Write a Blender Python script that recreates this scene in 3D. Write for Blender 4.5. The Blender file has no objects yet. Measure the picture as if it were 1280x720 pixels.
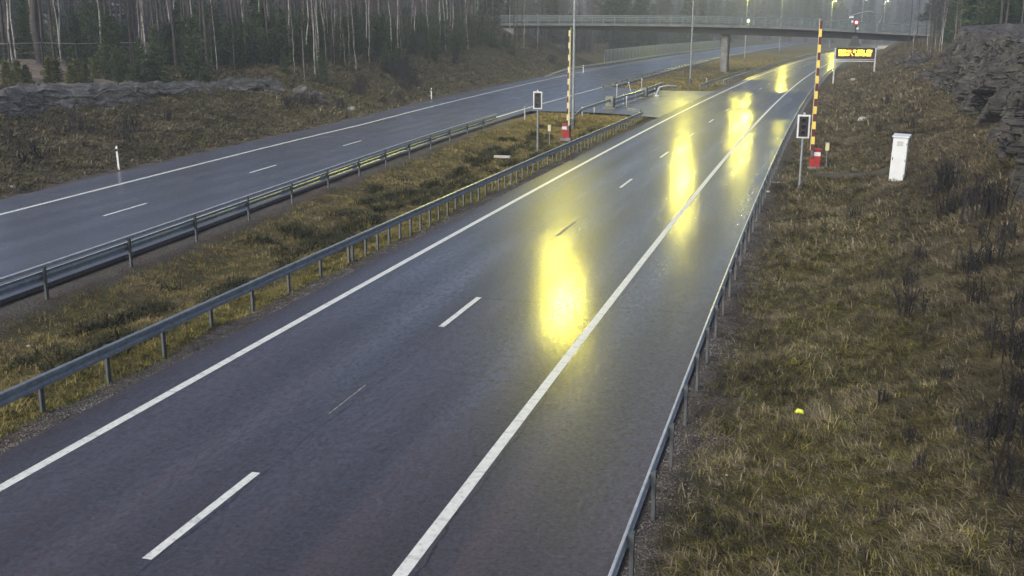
import bpy, math, random
import numpy as np
from mathutils import Vector, Matrix
random.seed(7); RNG = np.random.default_rng(7)
rad = math.radians
S = bpy.context.scene
COL = S.collection
# ------------------------------------------------------------------ tagging
def tag(o, label=None, cat=None, group=None, kind=None):
    if label: o['label'] = label
    if cat: o['category'] = cat
    if group: o['group'] = group
    if kind: o['kind'] = kind
    return o
def thing(name, label, cat, loc=(0, 0, 0), rz=0, group=None):
    o = bpy.data.objects.new(name, None); COL.objects.link(o)
    o.empty_display_size = .3
    o.location = loc; o.rotation_euler = (0, 0, rz)
    return tag(o, label, cat, group)
def copy_tree(o, parent=None):
    c = o.copy(); COL.objects.link(c)
    if parent is not None: c.parent = parent
    for ch in list(o.children): copy_tree(ch, c)
    return c
# ------------------------------------------------------------------ noise
def _hash(ix, iy, seed):
    n = (ix.astype(np.int64) * 374761393 + iy.astype(np.int64) * 668265263 + seed * 982451653) & 0x7fffffff
    n = ((n ^ (n >> 13)) * 1274126177) & 0x7fffffff
    n = n ^ (n >> 16)
    return (n & 0xffff) / 65535.0
def vnoise(x, y, seed=0):
    x = np.asarray(x, float); y = np.asarray(y, float)
    ix = np.floor(x); iy = np.floor(y); fx = x - ix; fy = y - iy
    fx = fx * fx * (3 - 2 * fx); fy = fy * fy * (3 - 2 * fy)
    a = _hash(ix, iy, seed); b = _hash(ix + 1, iy, seed); c = _hash(ix, iy + 1, seed); d = _hash(ix + 1, iy + 1, seed)
    return (a * (1 - fx) + b * fx) * (1 - fy) + (c * (1 - fx) + d * fx) * fy - .5
def fbm(x, y, seed=0, n=4):
    r = 0; a = 1
    for k in range(n):
        r = r + a * vnoise(x, y, seed + k); x = x * 2.03; y = y * 2.03; a *= .5
    return r
def ss(a, b, x):
    t = np.clip((np.asarray(x, float) - a) / (b - a), 0, 1); return t * t * (3 - 2 * t)
# ------------------------------------------------------------------ road geometry (metres, camera over the origin, +Y along the road)
def cy(Y):
    Y = np.asarray(Y, float)
    return np.where(Y > 7.5, .000155 * (Y - 7.5) ** 2, 0)
LIY = [-20, 0, 22, 40, 60, 90, 112, 170, 270, 390, 600, 900]
LIX = [-19.6, -20.0, -20.9, -22.2, -23.5, -24.3, -24.4, -24.2, -22.3, -16.0, 2, 60]
def smooth_interp(Y, ys, xs):
    Y = np.asarray(Y, float); r = 0
    for d in (-8, -4, 0, 4, 8): r = r + np.interp(Y + d, ys, xs)
    return r / 5
def li(Y): return smooth_interp(Y, LIY, LIX)                     # inner line of left carriageway
def lo(Y): return li(Y) - np.interp(Y, [0, 70, 130, 180, 900], [7.6, 7.9, 10.8, 12.6, 12.6])
def le(Y): return lo(Y) - 2.35                                    # outer asphalt edge
ZL = .3
# ------------------------------------------------------------------ terrain heights
def z_right(xr, Y):
    a = np.interp(xr, [-2.6, -1.2, .4, 1.4, 3.8, 8, 9.8, 12, 30, 100, 400], [-.05, -.12, .02, .12, .8, 2.0, 2.5, 5.6, 6.6, 9, 16])
    b = np.interp(xr, [-2.6, -1.0, 1, 5, 9, 14, 30, 100, 400], [-.05, -.02, .6, 1.8, 3.4, 5.0, 6.4, 9, 16])
    c = np.interp(xr, [-2.6, -1.0, 1, 5, 9, 12, 30, 100, 400], [-.05, -.02, .5, 2.2, 4.6, 5.6, 6.4, 9, 16])
    w = ss(98, 122, Y); v = ss(160, 185, Y)
    z = a * (1 - w) + b * w * (1 - v) + c * w * v
    # hollow below the track, level track pad
    X = xr + cy(Y)
    z = z - .45 * np.exp(-(((X - 1.4) / 1.3) ** 2 + ((Y - 45.5) / 2.6) ** 2))
    pad = ss(.0, .4, X + .4) * (1 - ss(3.6, 4.4, X)) * np.exp(-((Y - 52.3) / 1.3) ** 4)
    return z * (1 - pad) + pad * (.22 + .09 * np.maximum(X, 0))
def z_left(d, Y):
    a = np.interp(d, [0, 1.2, 3, 10.5, 13.5, 24, 60, 200, 400], [.2, .12, .5, 1.9, 2.8, 3.9, 4.6, 9, 16])
    b = np.interp(d, [0, 1.5, 7, 12, 20, 60, 200, 400], [.2, .35, 2.4, 4.1, 4.6, 5.2, 9, 16])
    c = np.interp(d, [0, 2.0, 16, 22, 60, 200, 400], [.2, .4, 7.0, 7.6, 7.6, 9, 16])
    e = np.interp(d, [0, 2, 10, 40, 200, 400], [.2, .2, 1.0, 3, 9, 16])
    w = ss(80, 98, Y); v = ss(148, 182, Y); u = ss(196, 215, Y)
    return ((a * (1 - w) + b * w) * (1 - v) + c * v) * (1 - u) + e * u
MR = -13.9                                                        # right edge of the median grass (in xr)
def in_cross(Y): return ss(79.5, 83, Y) * (1 - ss(126, 131, Y))
def z_med(t, Y):                                                  # t 0 at RC edge .. 1 at LC edge
    base = -.05 + t * (ZL - .02)
    dip = -.42 * np.sin(np.pi * np.clip(t, 0, 1)) ** .8 * (1 - in_cross(Y))
    return base + dip
RC_L, RC_R = -13.1, -2.1
def lre(Y): return li(Y) + 1.0                                    # right asphalt edge of left carriageway
def zt(X, Y):
    X = np.asarray(X, float); Y = np.asarray(Y, float)
    c = cy(Y); xr = X - c; e = le(Y); m = lre(Y)
    z = np.where(xr > RC_R, z_right(xr, Y), 0)
    t = np.clip(((c + RC_L) - X) / np.maximum((c + RC_L) - m, .1), 0, 1)
    z = np.where((xr < RC_L) & (X > m), z_med(t, Y), z)
    z = np.where((X <= m) & (X >= e), ZL, z)
    z = np.where(X < e, z_left(e - X, Y), z)
    off = np.clip(np.minimum(np.abs(xr - RC_R), np.minimum(np.abs(xr - RC_L), np.minimum(np.abs(X - m), np.abs(X - e)))) / 1.5, 0, 1)
    onroad = ((xr <= RC_R) & (xr >= RC_L)) | ((X <= m) & (X >= e))
    lump = fbm(X * .45, Y * .45, 3) * .34 + fbm(X * 1.7, Y * 1.7, 9, 3) * .20
    big = fbm(X * .06, Y * .06, 21, 3) * 1.1 * np.clip((np.maximum(xr - 9, e - 12 - X)) / 12, 0, 1)
    fl = 1 - in_cross(Y) * ((xr < RC_L) & (X > m))
    z = z + .12 * np.maximum(Y - 585, 0)
    return z + np.where(onroad, 0, lump * off * fl + big)
def ztf(x, y): return float(zt(np.array([x]), np.array([y]))[0])
# ------------------------------------------------------------------ camera
FPX = 1290.; VX, VY = 1020., 36.
th = math.atan((360 - VY) / FPX); psi = math.atan((VX - 640) * math.cos(th) / FPX)
CH = 7.15
cam_d = bpy.data.cameras.new('camera'); cam = bpy.data.objects.new('camera', cam_d); COL.objects.link(cam)
cam_d.sensor_width = 36; cam_d.lens = 36 * FPX / 1280; cam_d.clip_end = 4000; cam_d.clip_start = .1
cam.location = (0, 0, CH); cam.rotation_euler = (math.pi / 2 - th, 0, psi)
S.camera = cam
_F = np.array([-math.sin(psi), math.cos(psi), 0]); _R = np.array([math.cos(psi), math.sin(psi), 0]); _U = np.array([0, 0, 1.])
_fw = _F * math.cos(th) - _U * math.sin(th); _up = _F * math.sin(th) + _U * math.cos(th)
def atY(px, py, Y):
    d = _fw + _R * (px - 640) / FPX + _up * (360 - py) / FPX
    q = d * (Y / d[1]); return q[0], CH + q[2]
def ground(px, py):                                              # surveyed point on the terrain
    d = _fw + _R * (px - 640) / FPX + _up * (360 - py) / FPX
    t = np.arange(8, 500, .25); p = d[None] * t[:, None]
    k = np.nonzero(CH + p[:, 2] <= zt(p[:, 0], p[:, 1]))[0]; p = p[k[0]] if len(k) else p[-1]
    return float(p[0]), float(p[1]), ztf(p[0], p[1])
# ------------------------------------------------------------------ materials
def mat(name):
    m = bpy.data.materials.new(name); m.use_nodes = True
    nt = m.node_tree; b = nt.nodes['Principled BSDF']; return m, nt, b
def N(nt, t, **k):
    n = nt.nodes.new(t)
    for a, v in k.items():
        if a.startswith('i_'): n.inputs[a[2:].replace('_', ' ')].default_value = v
        else: setattr(n, a, v)
    return n
def L(nt, a, b): nt.links.new(a, b)
def rgb(c): return (c[0], c[1], c[2], 1)
def noise(nt, scale, detail=4, vec=None, rough=.55):
    n = N(nt, 'ShaderNodeTexNoise'); n.inputs['Scale'].default_value = scale; n.inputs['Detail'].default_value = detail
    n.inputs['Roughness'].default_value = rough
    if vec is not None: L(nt, vec, n.inputs['Vector'])
    return n.outputs['Fac']
def ramp(nt, fac, stops):
    r = N(nt, 'ShaderNodeValToRGB'); e = r.color_ramp.elements
    while len(e) < len(stops): e.new(.5)
    for k, (p, c) in enumerate(stops): e[k].position = p; e[k].color = rgb(c) if not np.isscalar(c) else (c, c, c, 1)
    L(nt, fac, r.inputs[0]); return r.outputs[0]
def mixc(nt, fac, a, b, mode='MIX'):
    m = N(nt, 'ShaderNodeMix'); m.data_type = 'RGBA'; m.blend_type = mode
    for v, i in ((fac, 0), (a, 6), (b, 7)):
        if hasattr(v, 'is_linked'): L(nt, v, m.inputs[i])
        else: m.inputs[i].default_value = v if np.isscalar(v) else rgb(v)
    return m.outputs[2]
def math_(nt, op, a, b=None, c=None):
    m = N(nt, 'ShaderNodeMath'); m.operation = op
    for i, v in enumerate((a, b, c)):
        if v is None: continue
        if hasattr(v, 'is_linked'): L(nt, v, m.inputs[i])
        else: m.inputs[i].default_value = v
    return m.outputs[0]
def mapping(nt, vec, scale):
    m = N(nt, 'ShaderNodeMapping'); m.inputs['Scale'].default_value = scale; L(nt, vec, m.inputs['Vector']); return m.outputs[0]
def bump(nt, b, h, strength=.3, dist=.02):
    n = N(nt, 'ShaderNodeBump'); n.inputs['Strength'].default_value = strength; n.inputs['Distance'].default_value = dist
    L(nt, h, n.inputs['Height']); L(nt, n.outputs[0], b.inputs['Normal']); return n
def simple(name, c, rough=.6, metal=0, var=.25, scale=6, bmp=.15, c2=None):
    m, nt, b = mat(name); tc = N(nt, 'ShaderNodeTexCoord')
    n = noise(nt, scale, 5, tc.outputs['Object'])
    c2 = c2 or tuple(x * (1 - var) for x in c)
    L(nt, ramp(nt, n, [(.35, c2), (.65, c)]), b.inputs['Base Color'])
    b.inputs['Roughness'].default_value = rough; b.inputs['Metallic'].default_value = metal
    if bmp: bump(nt, b, noise(nt, scale * 6, 3, tc.outputs['Object']), bmp, .01)
    return m
def emit(name, c, s, base=(.02, .02, .02)):
    m, nt, b = mat(name); b.inputs['Base Color'].default_value = rgb(base)
    b.inputs['Emission Color'].default_value = rgb(c); b.inputs['Emission Strength'].default_value = s; return m

def asphalt(name, tint, tint2, lanes, rough0=.2, rough1=.42, ticks=False, coat=.6):
    m, nt, b = mat(name)
    uv = N(nt, 'ShaderNodeUVMap'); uv.uv_map = 'UVMap'; v = uv.outputs[0]
    sep = N(nt, 'ShaderNodeSeparateXYZ'); L(nt, v, sep.inputs[0]); U_, V_ = sep.outputs[0], sep.outputs[1]
    fine = noise(nt, 45, 4, v, .7); grit = noise(nt, 130, 2, v, .6)
    streak = noise(nt, 1, 5, mapping(nt, v, (1.5, .045, 1)), .6)
    patch = noise(nt, .16, 4, v, .6)
    base = mixc(nt, ramp(nt, streak, [(.38, 0.), (.62, 1.)]), tint, tint2)
    base = mixc(nt, ramp(nt, patch, [(.3, 0.), (.7, .55)]), base, tuple(x * .75 for x in tint2))
    speck = ramp(nt, noise(nt, 14, 5, v, .8), [(.32, .55), (.68, 1.5)])
    L(nt, U_, (tk := N(nt, 'ShaderNodeMath')).inputs[0]); tk.operation = 'MULTIPLY'; tk.inputs[1].default_value = 2 * math.pi / lanes[0]
    tr = math_(nt, 'MULTIPLY_ADD', math_(nt, 'SINE', math_(nt, 'ADD', tk.outputs[0], lanes[1])), .5, .5)
    base = mixc(nt, math_(nt, 'MULTIPLY', tr, .45), base, (.030, .030, .036))
    base = mixc(nt, 1., base, speck, 'MULTIPLY')
    wob = noise(nt, .9, 3, v)
    def band(coord, c0, w, slope=None):
        q = math_(nt, 'ADD', coord, math_(nt, 'MULTIPLY_ADD', wob, .35, -.175 - c0))
        if slope is not None: q = math_(nt, 'ADD', q, math_(nt, 'MULTIPLY', U_, slope))
        return math_(nt, 'LESS_THAN', math_(nt, 'ABSOLUTE', q), w)
    seam = band(U_, -8.32 if ticks else -99, .016)
    if ticks:
        for c0, sl in ((38.6, .10), (57.5, .04), (26.0, -.02), (73, .08)): seam = math_(nt, 'MAXIMUM', seam, math_(nt, 'MULTIPLY', band(V_, c0 - 8.4 * sl, .06, sl), math_(nt, 'GREATER_THAN', noise(nt, .3, 1, v), .44)))
        seam = math_(nt, 'MAXIMUM', seam, band(U_, -4.72, .02))
    base = mixc(nt, math_(nt, 'MULTIPLY', seam, .75), base, (.012, .012, .013))
    L(nt, base, b.inputs['Base Color'])
    # wheel tracks polished and holding more water
    w = math_(nt, 'SINE', math_(nt, 'MULTIPLY_ADD', U_, 2 * math.pi / lanes[0], lanes[1]))
    w = math_(nt, 'MULTIPLY_ADD', w, .012, 0)
    puddle = noise(nt, 1, 6, mapping(nt, v, (.7, .28, 1)), .62)
    r = ramp(nt, puddle, [(.30, rough0), (.70, rough1)])
    spk = noise(nt, 1, 3, mapping(nt, v, (16, 7, 1)), .7)
    r = math_(nt, 'ADD', r, math_(nt, 'MULTIPLY_ADD', spk, .16, -.08))
    r = math_(nt, 'MAXIMUM', r, .06)
    r = math_(nt, 'ADD', r, w)
    
    L(nt, r, b.inputs['Coat Roughness'])
    L(nt, math_(nt, 'MULTIPLY_ADD', spk, .25, .27), b.inputs['Roughness'])
    agg = ramp(nt, noise(nt, 11, 5, v, .8), [(.36, .02), (.62, .28)] if ticks else [(.36, .3), (.62, 1.)])
    L(nt, agg, b.inputs['Specular IOR Level'])
    wetp = ramp(nt, noise(nt, 1, 5, mapping(nt, v, (.5, .06, 1)), .6), [(.36, coat * .45), (.6, coat)])
    L(nt, math_(nt, 'MULTIPLY', wetp, math_(nt, 'MULTIPLY', math_(nt, 'MULTIPLY_ADD', tr, -.35, 1.1), ramp(nt, noise(nt, 1, 4, mapping(nt, v, (9, 3.5, 1)), .85), [(.40, .22), (.56, 1.)]))), b.inputs['Coat Weight'])
    mid = noise(nt, 9, 4, v, .75)
    h = math_(nt, 'ADD', math_(nt, 'MULTIPLY', fine, .5), math_(nt, 'MULTIPLY', mid, 1.2))
    if ticks:                                                    # milled rumble grooves beside the thick line
        inb = math_(nt, 'MULTIPLY', math_(nt, 'GREATER_THAN', U_, -4.62), math_(nt, 'LESS_THAN', U_, -3.95))
        wv = math_(nt, 'GREATER_THAN', math_(nt, 'SINE', math_(nt, 'MULTIPLY', V_, 2 * math.pi / .6)), .45)
        h = math_(nt, 'SUBTRACT', h, math_(nt, 'MULTIPLY', math_(nt, 'MULTIPLY', inb, wv), 1.6))
    bump(nt, b, h, .5, .005)
    cb = N(nt, 'ShaderNodeBump'); cb.inputs['Strength'].default_value = 1; cb.inputs['Distance'].default_value = .0028
    L(nt, noise(nt, 1, 3, mapping(nt, v, (22, 10, 1)), .8), cb.inputs['Height']); L(nt, cb.outputs[0], b.inputs['Coat Normal'])
    return m
M = {}
M['asphalt_r'] = asphalt('wet_asphalt', (.046, .042, .048), (.064, .050, .052), (1.8, .4), .11, .155, True, .95)
M['asphalt_l'] = asphalt('wet_asphalt_left', (.064, .062, .070), (.080, .072, .078), (1.85, 1.), .13, .30, False, .95)
def ground_mat():
    m, nt, b = mat('ground'); g = N(nt, 'ShaderNodeNewGeometry'); P = g.outputs['Position']
    a = N(nt, 'ShaderNodeAttribute'); a.attribute_name = 'zone'; sp = N(nt, 'ShaderNodeSeparateColor'); L(nt, a.outputs['Color'], sp.inputs[0])
    n1 = noise(nt, .5, 6, P, .65); n2 = noise(nt, 3.5, 6, P, .7); n3 = noise(nt, 14, 4, P, .7)
    straw = ramp(nt, n2, [(.28, (.030, .024, .012)), (.48, (.085, .068, .034)), (.7, (.15, .12, .062))])
    moss = ramp(nt, n2, [(.3, (.020, .022, .006)), (.5, (.060, .060, .014)), (.7, (.12, .11, .025))])
    c = mixc(nt, ramp(nt, n1, [(.42, 0.), (.6, .7)]), straw, moss)
    c = mixc(nt, sp.outputs[1], c, moss)
    grav = ramp(nt, n3, [(.3, (.045, .040, .036)), (.5, (.095, .085, .075)), (.72, (.17, .155, .14))])
    red = mixc(nt, ramp(nt, n1, [(.5, 0.), (.65, .6)]), grav, (.09, .05, .035))
    c = mixc(nt, sp.outputs[0], c, red)
    tarm = ramp(nt, n3, [(.3, (.03, .03, .033)), (.7, (.05, .05, .055))])
    c = mixc(nt, sp.outputs[2], c, tarm)
    L(nt, c, b.inputs['Base Color']); b.inputs['Roughness'].default_value = .85
    b.inputs['Specular IOR Level'].default_value = .25
    bump(nt, b, math_(nt, 'ADD', n2, math_(nt, 'MULTIPLY', n3, .4)), .9, .12)
    return m
M['ground'] = ground_mat()
def blade_mat(name, cols):
    m, nt, b = mat(name); g = N(nt, 'ShaderNodeNewGeometry')
    n = noise(nt, .4, 3, g.outputs['Position'], .6); n2 = noise(nt, 3.2, 3, g.outputs['Position'], .6)
    f = math_(nt, 'MULTIPLY_ADD', g.outputs['Random Per Island'], .55, math_(nt, 'MULTIPLY_ADD', n2, 1.5, math_(nt, 'MULTIPLY_ADD', n, 1.3, -1.18)))
    k = len(cols); L(nt, ramp(nt, f, [(i / (k - 1) * .9 + .05, c) for i, c in enumerate(cols)]), b.inputs['Base Color'])
    b.inputs['Roughness'].default_value = .7; b.inputs['Specular IOR Level'].default_value = .2
    return m
M['dry'] = blade_mat('dry_grass', [(.011, .009, .004), (.056, .047, .022), (.135, .112, .06), (.28, .235, .145)])
M['moss'] = blade_mat('mossy_grass', [(.025, .024, .006), (.09, .085, .014), (.17, .155, .028), (.26, .22, .07)])
M['median'] = blade_mat('median_grass', [(.035, .028, .008), (.12, .097, .028), (.21, .165, .055), (.29, .23, .10)])
M['heather'] = blade_mat('dark_tufts', [(.010, .014, .006), (.02, .024, .008), (.035, .036, .012), (.05, .045, .02)])
M['leftdry'] = blade_mat('slope_grass', [(.020, .017, .009), (.075, .063, .033), (.145, .122, .07), (.25, .21, .13)])
def line_mat(name, tick):
    m, nt, b = mat(name); uv = N(nt, 'ShaderNodeUVMap'); uv.uv_map = 'UVMap'
    v = uv.outputs[0]; n = noise(nt, 9, 5, v, .7); g = noise(nt, 60, 2, v, .6)
    c = ramp(nt, n, [(.28, (.34, .35, .32)), (.45, (.62, .64, .58)), (.7, (.78, .79, .72))])
    if tick:
        sep = N(nt, 'ShaderNodeSeparateXYZ'); L(nt, v, sep.inputs[0])
        w = math_(nt, 'SINE', math_(nt, 'MULTIPLY', sep.outputs[1], 2 * math.pi / tick))
        w = math_(nt, 'MULTIPLY', math_(nt, 'GREATER_THAN', w, .9), ramp(nt, noise(nt, 3, 3, v), [(.4, .0), (.6, .35)]))
        c = mixc(nt, w, c, (.26, .26, .25))
    L(nt, c, b.inputs['Base Color']); b.inputs['Roughness'].default_value = .45
    bump(nt, b, g, .2, .004)
    return m
M['worn'] = simple('worn_road_paint', (.32, .32, .30), .6, 0, .7, 9)
M['line'] = line_mat('road_paint', 1.2); M['line_thick'] = line_mat('thick_road_paint', .6)
def galv(name, c=(.30, .33, .35), r=.42, metal=.75):
    m, nt, b = mat(name); tc = N(nt, 'ShaderNodeNewGeometry'); n = noise(nt, 5, 5, tc.outputs['Position'], .7)
    L(nt, ramp(nt, n, [(.3, tuple(x * .6 for x in c)), (.65, c)]), b.inputs['Base Color'])
    b.inputs['Metallic'].default_value = metal; L(nt, ramp(nt, n, [(.3, r + .12), (.7, r - .06)]), b.inputs['Roughness'])
    return m
M['galv'] = galv('galvanised_steel', (.36, .40, .41), .4, .5); M['galv_dark'] = galv('weathered_steel', (.16, .18, .19), .5)
M['galv_pale'] = galv('pale_steel', (.5, .53, .54), .35, .25)
M['red'] = simple('red_paint', (.36, .022, .018), .4, 0, .35, 4)
M['dkred'] = simple('dark_red_paint', (.085, .009, .012), .5, 0, .3, 4)
M['yellow'] = simple('yellow_paint', (.70, .55, .10), .5, 0, .15, 4)
M['cream'] = simple('cream_paint', (.58, .54, .30), .5, 0, .15, 4)
M['white'] = simple('white_paint', (.58, .62, .62), .45, 0, .10, 3, .05)
M['grey'] = simple('grey_box_paint', (.16, .18, .17), .55, 0, .25, 4)
M['black'] = simple('black_plastic', (.012, .012, .014), .4, 0, .2, 4)
M['lens'] = simple('dark_lens', (.02, .018, .02), .15, 0, .2, 4, 0)
M['concrete'] = simple('concrete', (.20, .20, .19), .8, 0, .4, 1.5, .4, (.10, .105, .10))
M['deckc'] = simple('bridge_edge_concrete', (.12, .135, .135), .8, 0, .35, .6, .3, (.07, .08, .08))
M['girder'] = simple('girder_steel', (.022, .021, .025), .6, .2, .4, .8, .2)
M['rail'] = simple('bridge_rail_metal', (.16, .20, .205), .5, .3, .2, 3, 0)
M['wallp'] = simple('screen_panel', (.33, .37, .38), .7, 0, .25, .8, .1)
M['plank'] = simple('pale_plank', (.42, .40, .36), .7, 0, .3, 6)
M['vest'] = simple('bright_yellow_plastic', (.55, .62, .05), .5, 0, .1, 8, 0)
M['stone'] = simple('pale_stone', (.34, .33, .31), .8, 0, .3, 8)
M['sand'] = simple('sandy_soil', (.19, .15, .11), .95, 0, .35, 1.2, .5)
M['stalk'] = simple('dead_stalk', (.012, .010, .009), .8, 0, .4, 6, 0)
M['fencep'] = simple('dark_fence_post', (.025, .024, .022), .8, 0, .3, 6, 0)
M['wire'] = simple('fence_wire', (.16, .16, .15), .6, .2, .2, 6, 0)
M['amber'] = emit('amber_led', (1, .72, .02), 9)
M['orange'] = emit('orange_led', (1, .30, .02), 5)
M['redlamp'] = emit('red_lamp', (1, .5, .5), 4)
M['ringred'] = emit('red_glow', (.8, .02, .03), .5, (.1, .005, .005))
M['lamp_y'] = emit('sodium_lens', (1, .95, .25), 250)
M['lamp_w'] = emit('white_lens', (1, .97, .75), 250)
M['lamp_p'] = emit('pale_lens', (1, .8, .8), 3)
def rock_mat(name, c0, c1, c2):
    m, nt, b = mat(name); g = N(nt, 'ShaderNodeNewGeometry'); P = g.outputs['Position']
    st = mapping(nt, P, (1, 1, 1.5)); n = noise(nt, 1.1, 8, st, .7); n2 = noise(nt, 7, 5, st, .7)
    vo = N(nt, 'ShaderNodeTexVoronoi'); vo.feature = 'DISTANCE_TO_EDGE'; vo.inputs['Scale'].default_value = 1.3
    wn = N(nt, 'ShaderNodeTexNoise'); wn.inputs['Scale'].default_value = 1.5; L(nt, st, wn.inputs['Vector'])
    L(nt, mixc(nt, .35, st, wn.outputs['Color']), vo.inputs['Vector'])
    cr = ramp(nt, vo.outputs['Distance'], [(0, 0.), (.05, 1.)])
    c = ramp(nt, n, [(.3, c0), (.5, c1), (.7, c2)])
    c = mixc(nt, ramp(nt, noise(nt, .8, 4, P), [(.5, 0.), (.66, .55)]), c, (.055, .055, .028))   # moss and lichen
    c = mixc(nt, cr, tuple(x * .5 for x in c0), c)
    L(nt, c, b.inputs['Base Color']); b.inputs['Roughness'].default_value = .7
    h = math_(nt, 'ADD', math_(nt, 'ADD', n, math_(nt, 'MULTIPLY', n2, .35)), math_(nt, 'MULTIPLY', cr, .35))
    bump(nt, b, h, 1., .35)
    return m
M['rock_r'] = rock_mat('dark_rock', (.012, .011, .010), (.060, .056, .050), (.16, .15, .135))
M['rock_l'] = rock_mat('grey_rock', (.03, .029, .028), (.095, .092, .088), (.24, .232, .22))
def bark(name, a, b_, sc):
    m, nt, b = mat(name); tc = N(nt, 'ShaderNodeTexCoord'); n = noise(nt, sc, 4, mapping(nt, tc.outputs['Object'], (1, 1, .35)), .7)
    L(nt, ramp(nt, n, [(.38, a), (.52, b_)]), b.inputs['Base Color']); b.inputs['Roughness'].default_value = .85; return m
M['birch'] = bark('birch_bark', (.09, .085, .08), (.36, .35, .33), 3)
M['bark'] = bark('dark_bark', (.016, .014, .013), (.052, .044, .040), 4)
M['twig'] = simple('bare_twigs', (.085, .068, .062), .9, 0, .4, 1, 0)
M['needle'] = blade_mat('needles', [(.010, .020, .009), (.028, .048, .018), (.050, .078, .030), (.08, .11, .045)])
M['needle2'] = blade_mat('yellowish_needles', [(.03, .04, .01), (.06, .075, .015), (.10, .11, .02)])
M['needle_far'] = blade_mat('distant_needles', [(.014, .024, .014), (.03, .045, .025), (.05, .062, .035)])
# ------------------------------------------------------------------ mesh builder
class MB:
    def __init__(s): s.v = []; s.f = []; s.mi = []; s.cur = 0
    def add(s, vs, fs):
        o = len(s.v); s.v += [tuple(map(float, p)) for p in vs]
        for f in fs: s.f.append(tuple(i + o for i in f)); s.mi.append(s.cur)
    def box(s, c, d, rz=0, bev=0):
        x, y, z = d[0] / 2, d[1] / 2, d[2] / 2; ca, sa = math.cos(rz), math.sin(rz)
        if bev <= 0:
            P = [(-x, -y), (x, -y), (x, y), (-x, y)]
            P = [(px * ca - py * sa + c[0], px * sa + py * ca + c[1]) for px, py in P]
            s.add([(a, b, c[2] - z) for a, b in P] + [(a, b, c[2] + z) for a, b in P],
                  [(3, 2, 1, 0), (4, 5, 6, 7), (0, 1, 5, 4), (1, 2, 6, 5), (2, 3, 7, 6), (3, 0, 4, 7)])
            return
        b = bev; ring = [(-x + b, -y), (x - b, -y), (x, -y + b), (x, y - b), (x - b, y), (-x + b, y), (-x, y - b), (-x, -y + b)]
        def R(sc, zz):
            return [((px - math.copysign(sc, px)) , (py - math.copysign(sc, py)), zz) for px, py in ring]
        rows = [R(b * .9, -z), R(0, -z + b), R(0, z - b), R(b * .9, z)]
        vs = [(px * ca - py * sa + c[0], px * sa + py * ca + c[1], zz + c[2]) for r in rows for px, py, zz in r]
        fs = [tuple(range(7, -1, -1)), tuple(range(24, 32))]
        for k in range(3):
            for i in range(8): j = (i + 1) % 8; fs.append((k * 8 + i, k * 8 + j, k * 8 + 8 + j, k * 8 + 8 + i))
        s.add(vs, fs)
    def tube(s, pts, rs, n=8, cap=True):
        pts = [Vector(p) for p in pts]
        if np.isscalar(rs): rs = [rs] * len(pts)
        vs = []; ref = Vector((0, 0, 1))
        for i, p in enumerate(pts):
            a = pts[max(i - 1, 0)]; b = pts[min(i + 1, len(pts) - 1)]; t = (b - a).normalized()
            r = Vector((1, 0, 0)) if abs(t.z) > .9 else ref
            u = t.cross(r).normalized(); w = t.cross(u)
            for k in range(n):
                an = 2 * math.pi * k / n; vs.append(p + (u * math.cos(an) + w * math.sin(an)) * rs[i])
        fs = [(i * n + k, i * n + (k + 1) % n, (i + 1) * n + (k + 1) % n, (i + 1) * n + k) for i in range(len(pts) - 1) for k in range(n)]
        if cap: fs += [tuple(range(n - 1, -1, -1)), tuple((len(pts) - 1) * n + k for k in range(n))]
        s.add(vs, fs)
    def sweep(s, path, prof, closed=True):
        """path [(x,y,z)], prof [(side, up)] side positive to the right of travel"""
        n = len(prof); vs = []
        for i, p in enumerate(path):
            a = path[max(i - 1, 0)]; b = path[min(i + 1, len(path) - 1)]
            dx, dy = b[0] - a[0], b[1] - a[1]; l = math.hypot(dx, dy) or 1; rx, ry = dy / l, -dx / l
            vs += [(p[0] + rx * u, p[1] + ry * u, p[2] + w) for u, w in prof]
        m = n if closed else n - 1
        fs = [(i * n + k, i * n + (k + 1) % n, (i + 1) * n + (k + 1) % n, (i + 1) * n + k) for i in range(len(path) - 1) for k in range(m)]
        if closed: fs += [tuple(range(n - 1, -1, -1)), tuple((len(path) - 1) * n + k for k in range(n))]
        s.add(vs, fs)
    def mesh(s, name, *mats, smooth=False):
        me = bpy.data.meshes.new(name); me.from_pydata(s.v, [], s.f)
        for m in mats: me.materials.append(M[m] if isinstance(m, str) else m)
        if len(mats) > 1: me.polygons.foreach_set('material_index', s.mi)
        if smooth: me.polygons.foreach_set('use_smooth', [True] * len(me.polygons))
        me.update(); return me
    def build(s, name, *mats, parent=None, smooth=False, loc=None):
        o = bpy.data.objects.new(name, s.mesh(name, *mats, smooth=smooth)); COL.objects.link(o)
        if parent is not None: o.parent = parent
        if loc is not None: o.location = loc
        return o
def np_obj(name, V, F, m, parent=None, smooth=False, link=True):
    me = bpy.data.meshes.new(name); k = F.shape[1]
    me.vertices.add(len(V)); me.vertices.foreach_set('co', V.astype(np.float32).ravel())
    me.loops.add(F.size); me.loops.foreach_set('vertex_index', F.astype(np.int32).ravel())
    me.polygons.add(len(F)); me.polygons.foreach_set('loop_start', np.arange(0, F.size, k, dtype=np.int32))
    try: me.polygons.foreach_set('loop_total', np.full(len(F), k, dtype=np.int32))
    except Exception: pass
    for mm in (m if isinstance(m, (list, tuple)) else [m]): me.materials.append(M[mm])
    me.polygons.foreach_set('use_smooth', np.full(len(F), bool(smooth)))
    me.update(calc_edges=True); me.validate()
    if not link: return me
    o = bpy.data.objects.new(name, me); COL.objects.link(o)
    if parent is not None: o.parent = parent
    return o
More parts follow.
